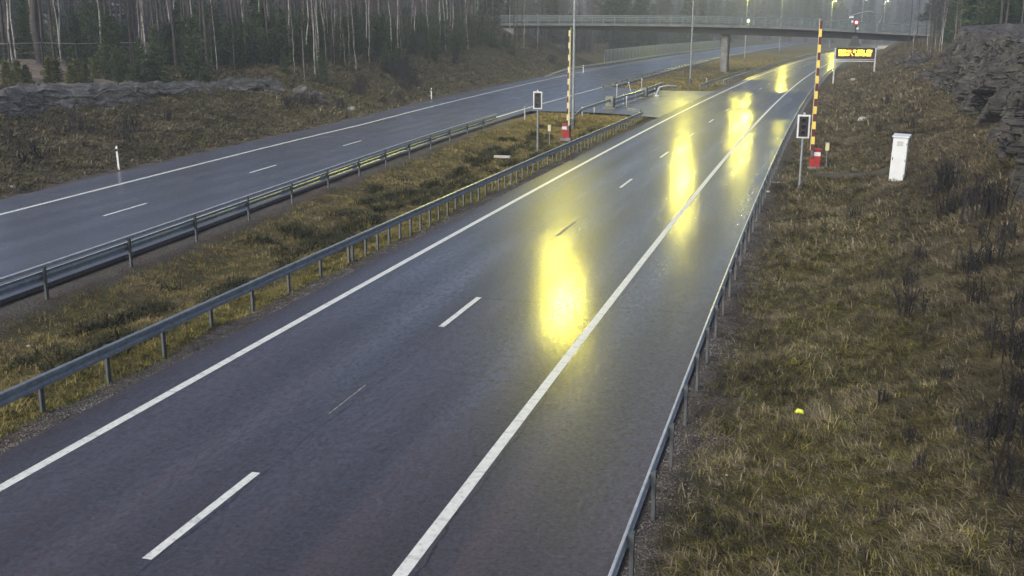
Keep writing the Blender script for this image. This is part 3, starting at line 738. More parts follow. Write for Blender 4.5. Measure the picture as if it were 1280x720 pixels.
# ------------------------------------------------------------------ bridge
def bridge():
    sc = 186 / 195.
    pts = [(-58, 8.2, 7.35), (-43.3, 8.17, 7.0), (-23.9, 8.0, 6.42), (-11.0, 7.74, 5.97), (-1.5, 7.40, 5.7), (6.0, 7.02, 5.45), (14.6, 6.5, 5.02), (19, 6.25, 4.8)]
    P = [(x * sc, CH + (a - CH) * sc, CH + (b - CH) * sc) for x, a, b in pts]
    XX = np.linspace(P[0][0], P[-1][0], 40); A = np.interp(XX, [p[0] for p in P], [p[1] for p in P]); B = np.interp(XX, [p[0] for p in P], [p[2] for p in P])
    A = np.convolve(np.pad(A, 3, 'edge'), np.ones(7) / 7, 'valid'); B = np.convolve(np.pad(B, 3, 'edge'), np.ones(7) / 7, 'valid')
    t = thing('road_bridge', 'road bridge crossing both carriageways on a slim pier', 'bridge', (-15.2, 190, 0))
    ox, oy = -15.2, 190.
    def sw(name, prof_fn, m):
        mb = MB(); vs = []
        n = None
        for x, a, b in zip(XX, A, B):
            pr = prof_fn(a, b); n = len(pr); vs += [(x - ox, yy - oy, zz) for yy, zz in pr]
        fs = [(i * n + k, i * n + (k + 1) % n, (i + 1) * n + (k + 1) % n, (i + 1) * n + k) for i in range(len(XX) - 1) for k in range(n)]
        fs += [tuple(range(n)), tuple((len(XX) - 1) * n + k for k in reversed(range(n)))]
        mb.add(vs, fs); return mb.build(name, m, parent=t)
    sw('deck', lambda a, b: [(186, a), (186, a - .42), (187.6, a - .5), (192.4, a - .5), (194, a - .42), (194, a)], 'deckc')
    for y0 in (187.65, 191.0): sw('girder', lambda a, b: [(y0, a - .51), (y0, b + .06), (y0 - .12, b + .06), (y0 - .12, b), (y0 + .72, b), (y0 + .72, b + .06), (y0 + .6, b + .06), (y0 + .6, a - .51)], 'girder')
    for yy in (186.12, 193.88):
        rl = None
        mb = MB()
        for hgt in (.45, .75, 1.08, 1.32):
            mb.tube([(x - ox, yy - oy, a + hgt) for x, a in zip(XX, A)], .045 if hgt < 1.3 else .07, 6)
        rl = mb.build('railing', 'rail', parent=t)
        if yy < 190:
            mb = MB(); mb.box((0, 0, .66), (.09, .09, 1.32)); pm = mb.mesh('railing_post', 'rail')
            for x in np.arange(P[0][0] + 1, P[-1][0] - .5, 2.0):
                o = bpy.data.objects.new('railing_post', pm); COL.objects.link(o); o.parent = rl; o.location = (x - ox, yy - oy, float(np.interp(x, XX, A)))
    mb = MB()                                                   # mesh screen hung inside the railing: horizontal slats
    for hgt in np.arange(.12, 1.25, .16): mb.tube([(x - ox, 186.2 - oy, a + hgt) for x, a in zip(XX, A)], .022, 4)
    mb.build('railing_infill', 'rail', parent=t)
    zp = float(np.interp(-15.2, XX, B))
    mb = MB(); mb.box((0, .6, zp / 2 - .2), (1.25, 4.2, zp + .38), 0, .18); mb.build('pier', 'concrete', parent=t)
    mb = MB(); mb.box((-.66, -1.3, zp / 2), (.05, .05, zp)); 
    mb = MB(); mb.box((0, .6, zp - .05), (1.5, 4.6, .12)); mb.build('bearing_beam', 'girder', parent=t)
    # abutments
    for x, s in ((P[0][0] + 2.5, -1), (P[-1][0] - 1.2, 1)):
        a = float(np.interp(x, XX, B)); mb = MB(); mb.box((x - ox + s * 1.2, 0, a - 2.2), (2.6, 8.4, 4.3)); mb.build('abutment', 'concrete', parent=t)
    return XX, A
BX, BA = bridge()
# lit lantern on the bridge, red signal
x, z = atY(935.5, 30, 188)
t = thing('bridge_lantern', 'small lit lantern standing on the bridge deck behind the railing', 'lantern', (x, 188, float(np.interp(x, BX, BA))))
mb = MB(); mb.tube([(0, 0, 0), (0, 0, .5)], .05, 8); mb.build('post', 'galv', parent=t)
mb = MB(); mb.box((0, 0, .85), (.5, .35, .7), 0, .05); b = mb.build('housing', 'galv_pale', parent=t)
M['lantern'] = emit('lantern_glass', (1, .95, .55), 2.0)
mb = MB(); mb.box((0, -.19, .8), (.34, .02, .4)); mb.build('glass', 'lantern', parent=b)
ld = bpy.data.lights.new('lantern_light', 'POINT'); ld.energy = 120; ld.color = (1, .9, .45); ld.shadow_soft_size = .2
o = bpy.data.objects.new('lantern_light', ld); COL.objects.link(o); o.parent = t; o.location = (0, -.7, .35)
# ------------------------------------------------------------------ message sign
def vms():
    Y = 140; x0, zt0 = atY(1045.5, 59, Y); x1, zt1 = atY(1094, 61, Y); _, zb = atY(1046, 73.5, Y)
    xc = (x0 + x1) / 2; w = x1 - x0; zg = ztf(xc, Y); t = thing('message_sign', 'dark electronic message sign with glowing amber text lines on two posts', 'sign', (xc, Y, zg), 0)
    zt_ = (zt0 + zt1) / 2 - zg; zb -= zg; h = zt_ - zb; c = (zt_ + zb) / 2
    mb = MB(); mb.box((0, .18, c), (w, .36, h), 0, .04); cs = mb.build('case', 'black', parent=t)
    mb = MB(); mb.box((0, -.012, c), (w - .3, .016, h - .22)); fp = mb.build('face', 'dkred', parent=cs)
    M['face'] = simple('led_face', (.03, .006, .004), .5, 0, .2, 4, 0); fp.data.materials[0] = M['face']
    # two rows of led characters, drawn as short upright bars
    U = w / 1020.
    cx = 635.
    rowz = (zt_ - 235 * U - .0, zt_ - 330 * U * 1.0)
    rows = (((188, 385), (420, 525), (575, 655), (690, 870), (930, 1060)), ((205, 345), (370, 480), (635, 785), (825, 1040)))
    top = zt_
    am = MB(); orr = MB()
    for r, row in enumerate(rows):
        zc_ = c + h * (.20 if r == 0 else -.10)
        hh = h * .22
        for k, (a, b) in enumerate(row):
            tgt = orr if (r == 0 and k == 1) or (r == 1 and k == 1) else am
            q = a; i = 0
            while q < b - 6:
                cw = min(44, b - q)
                xq = (q + cw / 2 - cx) * U * 1.0
                ww = (cw - 9) * U
                kind = (i * 7 + k * 3 + r) % 4
                tgt.box((xq - ww / 2 + .02, -.03, zc_), (.05, .012, hh)); 
                if kind in (0, 1, 3): tgt.box((xq + .02, -.031, zc_ + hh / 2 - .025), (ww - .05, .012, .05))
                if kind in (0, 2, 3): tgt.box((xq + .02, -.031, zc_ - hh / 2 + .025), (ww - .05, .012, .05))
                tgt.box((xq + .02, -.031, zc_), (ww - .05, .012, .06))
                if kind != 1: tgt.box((xq + ww / 2 - .0, -.032, zc_), (.05, .012, hh))
                q += cw; i += 1
    am.build('text_line', 'amber', parent=fp); orr.build('text_line', 'orange', parent=fp)
    mb = MB(); zc_ = c - h * .10; xa = (520 - cx) * U; xb = (580 - cx) * U
    mb.add([(xa - .06, -.03, zc_ + .16), (xa + .06, -.03, zc_ + .16), (xb + .06, -.03, zc_ - .16), (xb - .06, -.03, zc_ - .16)], [(0, 3, 2, 1)]); mb.build('text_slash', 'orange', parent=fp)
    for s in (-1, 1):
        xx = s * (w / 2 + .09); zl = ztf(xc + xx, Y) - zg
        mb = MB(); mb.box((xx, .2, (zt_ + zl) / 2 - .2), (.16, .2, zt_ - zl + .4)); mb.build('leg', 'galv_pale', parent=t)
    mb = MB(); mb.box((0, .2, zb - .28), (w, .12, .12)); mb.box((0, .2, zb - .05), (w, .3, .07)); mb.build('crossbar', 'galv_pale', parent=t)
    # tapered mount and red signal
    x, z28 = atY(1070.5, 28, Y); x2_, z57 = atY(1070.5, 57.5, Y); _, z45 = atY(1070.5, 45, Y)
    s = thing('red_signal', 'red signal light on a dark tapered mount above the message sign', 'signal', (x, Y, z57), 0)
    mb = MB(); mb.add([(-.72, -.1, 0), (.72, -.1, 0), (.72, .3, 0), (-.72, .3, 0), (-.28, 0, z45 - z57), (.28, 0, z45 - z57), (.28, .2, z45 - z57), (-.28, .2, z45 - z57)],
                      [(3, 2, 1, 0), (4, 5, 6, 7), (0, 1, 5, 4), (1, 2, 6, 5), (2, 3, 7, 6), (3, 0, 4, 7)]); mb.build('mount', 'black', parent=s)
    mb = MB(); mb.tube([(0, .1, z45 - z57), (0, .1, z28 - z57)], .07, 8); mb.build('mast', 'black', parent=s)
    mb = MB(); mb.tube([(0, .06, z28 - z57), (0, -.1, z28 - z57)], .30, 18); hd = mb.build('backboard', 'ringred', parent=s)
    mb = MB(); mb.tube([(0, -.1, z28 - z57), (0, -.14, z28 - z57)], .15, 14); mb.build('lens', 'redlamp', parent=hd)
    mb = MB(); mb.box((-.62, .0, z28 - z57 + .62), (.5, .12, .22), 0, .03); mb.box((-.5, 0, z28 - z57 + .1), (.25, .1, .3), 0, .03); mb.build('camera_unit', 'white', parent=s)
    mb = MB(); mb.box((.2, .0, z28 - z57 - .75), (.3, .12, .22), 0, .03); mb.build('lower_unit', 'white', parent=s)
vms()
# arched frame beyond the bridge
xa, za = atY(1062, 24, 215); xb, zb_ = atY(1098, 32, 215)
t = thing('arch_frame', 'pale curved frame arching up beyond the right half of the bridge railing', 'frame', (xa, 215, 0))
zg = ztf(xa, 215)
arc = [atY(px, py, 215) for px, py in ((1062, 21), (1068, 18.5), (1077, 16), (1086, 14.5), (1094, 16), (1100, 18.5), (1103, 20.5))]
mb = MB(); mb.tube([(a - xa, 0, b) for a, b in arc], .14, 8); mb.build('arch', 'rail', parent=t)
leg2 = [atY(px, py, 215) for px, py in ((1103, 20.5), (1100, 27), (1097, 33))]
mb = MB(); mb.tube([(a - xa, 0, b) for a, b in leg2] + [(leg2[-1][0] - xa, 0, ztf(leg2[-1][0], 215) - .2)], .13, 8); mb.build('leg', 'rail', parent=t)
mb = MB(); mb.tube([(0, 0, arc[0][1]), (0, 0, zg - .2)], .13, 8); mb.build('leg', 'rail', parent=t)
# ------------------------------------------------------------------ noise screen
t = thing('noise_screen', 'pale ribbed screen wall behind the left carriageway under the bridge', 'screen wall', (float(le(204)) - .9, 204, .2))
k = 0
for Y0 in np.arange(204, 380, 4.0):
    xa = float(le(Y0)) - .9; xb = float(le(Y0 + 4)) - .9; mb = MB(); ox, oy = t.location[0], 204.
    an = math.atan2(4, xb - xa)
    mb.box(((xa + xb) / 2 - ox, Y0 + 2 - oy, 1.5), (math.hypot(4, xb - xa) - .16, .1, 3.0), an); 
    for q in (-1.2, -.4, .4, 1.2): mb.box(((xa + xb) / 2 - ox + q * math.cos(an) + .06, Y0 + 2 + q * math.sin(an) - oy, 1.5), (.08, .14, 2.9), an)
    mb.build('panel', 'wallp', parent=t)
    mb = MB(); mb.box((xa - ox, Y0 - oy, 1.5), (.18, .2, 3.1), an); mb.build('post', 'galv_dark', parent=t)
# ------------------------------------------------------------------ crossing gate barrier
def gate():
    def gpt(px, py): d = ground(px, py); return d
    t = thing('gate_barrier', 'movable steel barrier with two grey drive boxes closing the median crossing', 'barrier', (-17.6, 94, .1))
    def rel(x, y, z): return (x + 17.6, y - 94, z - .1)
    a = (-18.1, 84.5); b = (-17.6, 94.2); c = (-16.9, 109.5); d = (-16.6, 121.5)
    def rail(p, q, z0, z1, name='rail', m='galv_pale'):
        mb = MB(); mb.sweep([rel(p[0], p[1], z0), rel((p[0] + q[0]) / 2, (p[1] + q[1]) / 2, (z0 + z1) / 2), rel(q[0], q[1], z1)], [(u * 1.3 + .03, w) for u, w in WB]); mb.build(name, m, parent=t)
    rail(a, (b[0], b[1] - .5), .72, .86); 
    mb = MB(); mb.sweep([rel(-18.3, 80.5, .1), rel(a[0], a[1], .72)], [(-.04, -.12), (.04, -.12), (.04, .12), (-.04, .12)]); mb.build('ramp_rail', 'galv', parent=t)
    for z in (.45, .85): rail((b[0] + .1, b[1] + .5), (c[0], c[1] - .5), z, z + .02)
    rail((c[0], c[1] + .5), d, .95, 1.05); rail((c[0], c[1] + .5), d, .5, .5, m='galv_dark')
    for (x, y, s) in ((b[0], b[1], 1), (c[0], c[1], 1)):
        mb = MB(); mb.box(rel(x, y, .72), (.75, 1.0, .95), 0, .05); bx = mb.build('drive_box', 'grey', parent=t)
        mb = MB(); mb.box(rel(x, y - .1, .14), (1.2, 1.5, .18), 0, .03); mb.build('foot', 'concrete', parent=bx)
        mb = MB(); mb.tube([rel(x + .35, y - .6, .14), rel(x + .5, y - .6, .14)], .14, 12); mb.build('wheel', 'black', parent=bx)
    for (x, y, h, m) in ((a[0], a[1], .9, 'galv_pale'), (-18.0, 89, .85, 'galv'), (-17.3, 99.5, 1.1, 'galv_pale'), (-17.0, 104.5, 1.0, 'galv'), (-16.7, 116, 1.1, 'galv_pale')):
        mb = MB(); mb.box(rel(x, y, h / 2), (.1, .12, h)); mb.build('post', m, parent=t)
gate()
def marker(label, px, py, h, tilt=0, top=False):
    x, y, z = ground(px, py); t = thing('short_post', label, 'marker post', (x, y, z)); t.rotation_euler = (0, tilt, 0)
    mb = MB(); mb.tube([(0, 0, -.1), (0, 0, h)], .055, 8); mb.build('post', 'plank' if not top else 'galv_pale', parent=t)
    mb = MB(); mb.box((0, 0, h + .03), (.34 if top else .14, .1, .10), 0, .02); mb.build('cap', 'galv_dark' if top else 'white', parent=t)
marker('grey post with dark flat cap near the end of the left double rail', 656, 150, .95, 0, True)
marker('white short post at the tip of the curled median guardrail', 783, 135, .95)
marker('leaning white short post behind the crossing barrier', 789, 117, 1.2, -.25)
marker('thin white post behind the crossing barrier, next to the dark grass', 802, 112, 1.2)
marker('white post left of the leaning one behind the crossing barrier', 771, 122, 1.3)
marker('post at the start of the pale median guardrail past the crossing', 883, 110, 1.1)
x, y, z = ground(820, 121)
t = thing('rail_terminal', 'bent pale rail end with white foot in front of the crossing barrier', 'rail end', (x, y, z))
mb = MB(); mb.tube([(0, 0, .15), (.2, .8, .9), (.8, 2.5, 1.0), (1.6, 4, .9)], .13, 8); mb.build('bent_rail', 'galv_pale', parent=t)
mb = MB(); mb.box((.05, 0, .1), (.55, .4, .2), 0, .05); mb.build('foot', 'white', parent=t)
# ------------------------------------------------------------------ small things
mb = MB(); x, y = -.9, 51.6; mb.box((0, 0, .05), (2.0, .22, .06), rad(4), .01)
o = mb.build('plank', 'plank', loc=(x, y, ztf(x, y))); tag(o, 'pale plank lying left of the right signal pole', 'plank')
x, y, z = ground(628, 200); mb = MB(); mb.box((0, 0, .12), (1.0, .35, .14), rad(3), .03); o = mb.build('slab', 'plank', loc=(x, y, z)); tag(o, 'pale flat slab lying in the median grass behind the guardrail', 'slab')
x, y, z = ground(998, 528); mb = MB()
mb.tube([(-.07, 0, .03), (-.02, .02, .07), (.05, .0, .06), (.08, -.02, .02)], [.03, .05, .045, .02], 8); o = mb.build('litter', 'vest', loc=(x, y, z + .06), smooth=True); tag(o, 'small bright yellow scrap lying in the right grass', 'litter')
def stone(label, px, py, s, m='stone', grp=None):
    x, y, z = ground(px, py); V = []; n, k = 10, 7; r = random.Random(px)
    ph = [r.random() * 6 for _ in range(6)]; mb = MB()
    for i in range(k + 1):
        th_ = math.pi * i / k
        for j in range(n):
            a = 2 * math.pi * j / n; q = 1 + .18 * math.sin(3 * a + ph[0]) * math.sin(2 * th_ + ph[1]) + .12 * math.sin(5 * a + ph[2] + th_ * 3)
            V.append((s * q * math.sin(th_) * math.cos(a) * 1.3, s * q * math.sin(th_) * math.sin(a), s * .7 * q * math.cos(th_)))
    mb.add(V, [(i * n + j, (i + 1) * n + j, (i + 1) * n + (j + 1) % n, i * n + (j + 1) % n) for i in range(k) for j in range(n)])
    o = mb.build('stone', m, loc=(x, y, z + s * .2), smooth=False); tag(o, label, 'stone', grp)
stone('pale stone on the bank above the white cabinet, largest there', 1079, 151, .28)
stone('white stone at the left road edge, lower left', 16, 236, .11, 'stone')
stone('pale stone on the verge beside the right guardrail', 960, 241, .09, 'stone')
stone('tiny pale stone in the grass right of the lower guardrail', 908, 595, .02, 'stone')
stone('tiny pale stone in the median grass at far left', 36, 436, .04, 'stone')
stone('pale stone at the foot of the left slope, nearest the rock end', 440, 137, .3, 'concrete')
stone('grey stone beside the base of the message sign', 1066, 101, .3)
# ------------------------------------------------------------------ rocks
def cells(x, y, seed):
    ix = np.floor(x); iy = np.floor(y); best = np.full(np.shape(x), 9.); val = np.zeros(np.shape(x))
    for dx in (-1, 0, 1):
        for dy in (-1, 0, 1):
            cx = ix + dx; cy_ = iy + dy; px = cx + _hash(cx, cy_, seed); py = cy_ + _hash(cx, cy_, seed + 1)
            d = (x - px) ** 2 + (y - py) ** 2; v = _hash(cx, cy_, seed + 2) - .5 + (_hash(cx, cy_, seed + 3) - .5) * (x - px) * .9 + (_hash(cx, cy_, seed + 4) - .5) * (y - py) * .9
            k = d < best; val = np.where(k, v, val); best = np.where(k, d, best)
    return val
def rock(name, label, base, top, n, k, m, seed, depth=3.5, amp=.5, backz=0, cw=2.4, chh=1.5):
    """ledge: base / top are polylines [(x,y,z)] sampled together"""
    B = np.array(base, float); T = np.array(top, float); u = np.linspace(0, 1, n)
    ub = np.linspace(0, 1, len(B)); b = np.stack([np.interp(u, ub, B[:, i]) for i in range(3)], -1)
    ut = np.linspace(0, 1, len(T)); tp = np.stack([np.interp(u, ut, T[:, i]) for i in range(3)], -1)
    s = np.concatenate([[0], np.cumsum(np.linalg.norm(np.diff(b, axis=0), axis=1))])
    out = b - tp; out[:, 2] = 0; out /= np.linalg.norm(out, axis=1)[:, None] + 1e-6
    rows = []; nb = int(k * .35); hgt = (tp[:, 2] - b[:, 2])
    for i in range(k):
        v = i / (k - 1)
        sh = v ** 1.0
        P = b + (tp - b) * sh; vv = v * hgt
        wx = fbm(s * .5, vv * .8, seed + 1, 2) * .5; vb = vv + np.zeros(n) + s * .06
        jag = cells(s / cw + wx, vb / chh + wx, seed) * 1.25 + cells(s / cw * 2.7 + wx, vb / chh * 2.5, seed + 20) * .5 + cells(s / cw * 7, vb / chh * 6, seed + 40) * .16 + fbm(s * 1.1, vv * 2.2, seed + 3, 3) * .10
        jag = jag * amp
        edge = np.clip(np.minimum(u, 1 - u) * 14, 0, 1)
        w = edge * (.35 + .65 * math.sin(math.pi * min(v * 1.15, 1)) if v < .9 else edge * .6)
        P = P + out * (jag * w)[:, None]; P[:, 2] += fbm(s * .5, vv * 1.5, seed + 5, 3) * amp * .5 * edge * v - (.4 if i == 0 else 0)
        rows.append(P)
    last = rows[-1]
    for j in range(1, nb + 1):
        q = j / nb; P = last - out * depth * q; P[:, 2] += fbm(P[:, 0] * .5, P[:, 1] * .5, seed + 6, 4) * amp * .35 + backz * q - (1.2 if j == nb else 0)
        rows.append(P)
    V = np.array(rows); F = grid_faces(len(rows), n)[:, ::-1]
    o0 = np.array([b[n // 2, 0], b[n // 2, 1], 0]); o = np_obj(name, V.reshape(-1, 3) - o0, F, m); o.location = o0
    return tag(o, label, 'rock')
rb = [(6.4, 34), (7.2, 40), (8.0, 48), (8.6, 58), (9.2, 70), (9.9, 84), (10.6, 98), (11.5, 108), (13.6, 122)]
rtp = [(9.4, 34, 5.6), (9.8, 40, 5.7), (10.3, 48, 5.9), (10.8, 58, 6.15), (11.4, 70, 6.45), (11.7, 84, 6.8), (12.2, 98, 7.15), (13.2, 110, 7.1), (15.0, 122, 6.2)]
rock('rock_outcrop', 'tall dark blasted rock face on the right bank with flat pale top', [(x, y, ztf(x, y) - .2) for x, y in rb], rtp, 420, 80, 'rock_r', 5, 6, 1.2, .4, 2.6, 2.2)
lb = [ground(px, py) for px, py in ((-90, 162), (0, 151), (60, 143), (110, 137), (180, 128), (270, 121), (320, 116), (362, 113))]
lt = [atY(px, py, g[1] + 2.2) + (g[1] + 2.2,) for (px, py), g in zip(((-90, 130), (0, 121), (60, 115), (110, 112), (180, 110), (270, 107), (320, 101), (352, 101)), lb)]
rock('rock_ledge', 'low grey rock ledge between dry slope and forest at left', [(a, b, c - .15) for a, b, c in lb], [(x, Y, z) for x, z, Y in lt], 320, 40, 'rock_l', 11, 4, .75, .2, 3.0, .5)
def boulder(label, x, y, s, m, seed, grp=None):
    r = random.Random(seed); mb = MB(); n, k = 12, 8; ph = [r.random() * 6 for _ in range(6)]; V = []
    for i in range(k + 1):
        t_ = math.pi * i / k
        for j in range(n):
            a = 2 * math.pi * j / n; q = 1 + .22 * math.sin(2 * a + ph[0]) * math.sin(2 * t_ + ph[1]) + .16 * math.sin(4 * a + ph[2] + t_ * 3) + r.uniform(-.06, .06)
            V.append((s * q * math.sin(t_) * math.cos(a) * 1.3, s * q * math.sin(t_) * math.sin(a), s * .75 * q * math.cos(t_)))
    mb.add(V, [(i * n + j, (i + 1) * n + j, (i + 1) * n + (j + 1) % n, i * n + (j + 1) % n) for i in range(k) for j in range(n)])
    o = mb.build('boulder', m, loc=(x, y, ztf(x, y) + s * .2)); tag(o, label, 'rock', grp)
for i, (px, py, s) in enumerate(((378, 118, .7), (395, 122, .55), (385, 128, .45), (404, 131, .4))):
    x, y, z = ground(px, py); boulder('grey boulder lying past the right end of the left rock ledge', x, y, s, 'rock_l', i, 'boulders at the end of the rock ledge')
for i, (px, py, s) in enumerate(((1150, 80, 1.1), (1140, 86, .7), (1160, 100, .8), (1128, 80, .6))):
    x, y, z = ground(px, py); boulder('dark boulder at the far foot of the right rock face', x, y, s, 'rock_r', 10 + i, 'boulders below the rock face')
# sandy mound behind the ledge at left
n = 26; V = []
mx, my = -58.5, 68.0
for i in range(n):
    for j in range(n):
        u, v = i / (n - 1) * 2 - 1, j / (n - 1) * 2 - 1; x = mx + u * 12; yy = my + v * 9 + u * -6
        d = max(0, 1 - (u * u + v * v) ** 1.2); V.append((x, yy, ztf(x, yy) - .25 + 0.45 * d ** .5 + .25 * float(fbm(np.array([x * .5]), np.array([yy * .5]), 8)[0])))
o = np_obj('sand_mound', np.array(V), grid_faces(n, n), 'sand', smooth=True); tag(o, 'bare sandy mound behind the rock ledge at far left', 'mound')
# ------------------------------------------------------------------ dead weed clumps and shrubs
def weed_mesh(seed, n, h, sp, thick=.012, branch=2):
    r = random.Random(seed); mb = MB()
    for i in range(n):
        a = r.random() * 6.28; d = r.random() ** .6 * sp; x, y = d * math.cos(a), d * math.sin(a); hh = h * r.uniform(.5, 1.1); lx, ly = r.gauss(0, .16) * hh, r.gauss(0, .16) * hh
        p1 = (x + lx * .4, y + ly * .4, hh * .5); p2 = (x + lx, y + ly, hh)
        mb.tube([(x, y, -.05), p1, p2], [thick, thick * .8, thick * .5], 3, False)
        for b in range(branch):
            q = r.uniform(.35, .95); bx, by, bz = x + lx * q, y + ly * q, hh * q; aa = r.random() * 6.28; bl = hh * r.uniform(.1, .3)
            mb.tube([(bx, by, bz), (bx + math.cos(aa) * bl * .7, by + math.sin(aa) * bl * .7, bz + bl * .7)], [thick * .6, thick * .4], 3, False)
    return mb.mesh('dead_weed', 'stalk')
wm = [weed_mesh(i, (10, 15, 20)[i % 3], (.65, .85, 1.0)[i % 3], (.22, .35, .5)[i % 3], .022, 4) for i in range(6)]
wm2 = [weed_mesh(20 + i, 60, 1.3, .8, .016, 6) for i in range(3)]
def weed(px, py, s, k, label, grp, big=False):
    x, y, z = ground(px, py); o = bpy.data.objects.new('dead_weed' if not big else 'bare_shrub', (wm2 if big else wm)[k % (3 if big else 6)]); COL.objects.link(o)
    o.location = (x, y, z); o.scale = (s, s, s); o.rotation_euler = (0, 0, random.random() * 6); tag(o, label, 'weed' if not big else 'shrub', grp)
W1 = [(1165, 248, 1.2), (1177, 240, 1.3), (1190, 232, 1.2), (1180, 275, 1.1), (1192, 268, 1.0), (1225, 275, 1.3), (1237, 262, 1.2), (1248, 270, 1.1), (1212, 262, 1.),
      (1068, 276, .8), (1134, 360, .7), (1139, 398, .7), (1216, 350, .9), (1220, 380, .7), (1209, 345, .8), (1230, 300, .9), (1262, 305, 1.), (1150, 330, .5), (1100, 345, .4), (1245, 330, .8)]
for i, (a, b, s) in enumerate(W1): weed(a, b, s, i, 'clump of dark dead stalks on the right bank below the rock face', 'dead weed clumps on the upper right bank')
W2 = [(1225, 560, .9), (1245, 548, .8), (1262, 570, .8), (1205, 545, .6), (1100, 510, .4), (1260, 450, .8), (1238, 430, .7), (1275, 500, .8), (1268, 620, .6), (1245, 640, .6), (1150, 600, .35), (1110, 655, .3), (1270, 690, .5), (1180, 480, .45), (1140, 560, .35), (1082, 705, .25), (1275, 400, .8)]
for i, (a, b, s) in enumerate(W2): weed(a, b, s, i + 3, 'dark dead stalks in the grass near the lower right corner', 'dead weed clumps on the lower right bank')
W3 = [(1098, 165, .9), (1072, 128, .8), (1110, 130, .9), (1128, 118, .8), (1090, 145, .7), (1134, 142, .7), (1062, 118, .8), (1125, 155, .5), (1142, 160, .6)]
for i, (a, b, s) in enumerate(W3): weed(a, b, s, i, 'thin dead stalks on the bank between the cabinet and message sign', 'dead weeds between cabinet and sign')
W4 = [(30, 205, 1.1), (45, 198, 1.), (95, 165, 1.2), (104, 160, 1.), (160, 178, 1.2), (163, 165, 1.1), (122, 158, .9), (12, 180, 1.), (210, 150, .8), (255, 135, .8), (68, 160, .8)]
for i, (a, b, s) in enumerate(W4): weed(a, b, s, i, 'dark dead stalks on the slope below the left rock ledge', 'dead weeds below the left rock ledge')
W5 = [(448, 118, .9), (452, 110, 1), (505, 112, 1.1), (512, 100, 1.2), (497, 98, 1.2), (490, 90, 1.), (520, 108, .9), (505, 86, 1.), (425, 135, .7), (362, 135, .8), (378, 132, .8), (392, 130, .7), (500, 125, .6), (570, 80, .8), (465, 78, 1.1), (575, 62, 1.0), (480, 130, .4), (690, 80, 1.1), (640, 70, .9), (720, 68, 1.2), (670, 62, 1.2)]
for i, (a, b, s) in enumerate(W5): weed(a, b, s, i, 'dark leafless shrub on the dry slope left of the road', 'leafless shrubs on the left slope', True)
# ------------------------------------------------------------------ trees
def sprays(r, P, D, n, ln, wd, droop=-.2):
    """n needle sprays round each point P heading D; returns verts (m,3,3)"""
    P = np.repeat(P, n, 0); D = np.repeat(D, n, 0); m = len(P)
    d = D + r.normal(0, .55, (m, 3)); d[:, 2] += .15; d /= np.linalg.norm(d, axis=1)[:, None]
    u = np.cross(d, r.normal(0, 1, (m, 3))); u /= np.linalg.norm(u, axis=1)[:, None] + 1e-6
    s = P + r.normal(0, ln * .35, (m, 3)); L_ = ln * r.uniform(.5, 1.3, m)[:, None]
    return np.stack([s - u * wd * .5, s + u * wd * .5, s + d * L_], 1)
def tri_mesh(name, T, m):
    V = T.reshape(-1, 3); return np_obj(name, V, np.arange(len(V)).reshape(-1, 3), m, link=False)
def tubes_np(segs, n=4):
    """segs list of (p0,p1,r0,r1) -> V, F quads"""
    V, F = [], []
    for k, (p0, p1, r0, r1) in enumerate(segs):
        p0 = np.array(p0, float); p1 = np.array(p1, float); d = p1 - p0; d /= np.linalg.norm(d) + 1e-9
        a = np.cross(d, [0.3, .9, .1]); a /= np.linalg.norm(a); b = np.cross(d, a); o = len(V)
        for p, rr in ((p0, r0), (p1, r1)):
            for i in range(n): an = 2 * math.pi * i / n; V.append(p + (a * math.cos(an) + b * math.sin(an)) * rr)
        for i in range(n): j = (i + 1) % n; F.append((o + i, o + j, o + n + j, o + n + i))
    return np.array(V), np.array(F)
def conifer(seed, H, dense=1., low=.12, wid=.28, pine=False):
    r = np.random.default_rng(seed); segs = [((0, 0, -.3), (0, 0, H * .6), .02 * H * .6, .012 * H * .6), ((0, 0, H * .6), (r.normal(0, .03) * H, 0, H), .012 * H * .6, .01)]
    P, D = [], []; z = H * low; lev = 0
    while z < H * .98:
        q = (z / H - low) / (1 - low)
        R = H * wid * ((1 - q) ** .8 + .04) * r.uniform(.8, 1.15)
        if pine: R = H * wid * (.35 + .65 * math.sin(math.pi * min(1, (1 - q) * .9 + .08))) * r.uniform(.6, 1.2)
        nb = int((5 + 4 * (1 - q)) * dense)
        a0 = r.random() * 6.28
        for i in range(nb):
            a = a0 + 6.28 * i / nb + r.normal(0, .25); RR = R * r.uniform(.55, 1.1)
            if r.random() < .12: continue
            tip = np.array([math.cos(a) * RR, math.sin(a) * RR, z + RR * (-.12 + .5 * q) + (RR * .35 if pine else 0)]); b0 = np.array([0, 0, z])
            segs.append((b0, tip, .008 * H * .5, .004))
            k = max(3, int(RR / .16))
            for s in np.linspace(.25, 1., k):
                P.append(b0 + (tip - b0) * s); dd = (tip - b0) / (np.linalg.norm(tip - b0) + 1e-6); D.append(dd)
        z += H * .055 * r.uniform(.7, 1.3); lev += 1
    T = sprays(r, np.array(P), np.array(D), 7, .045 * H * .6 + .12, .045 + .008 * H)
    V, F = tubes_np(segs)
    return np_obj('trunk', V, F, 'bark', link=False), T
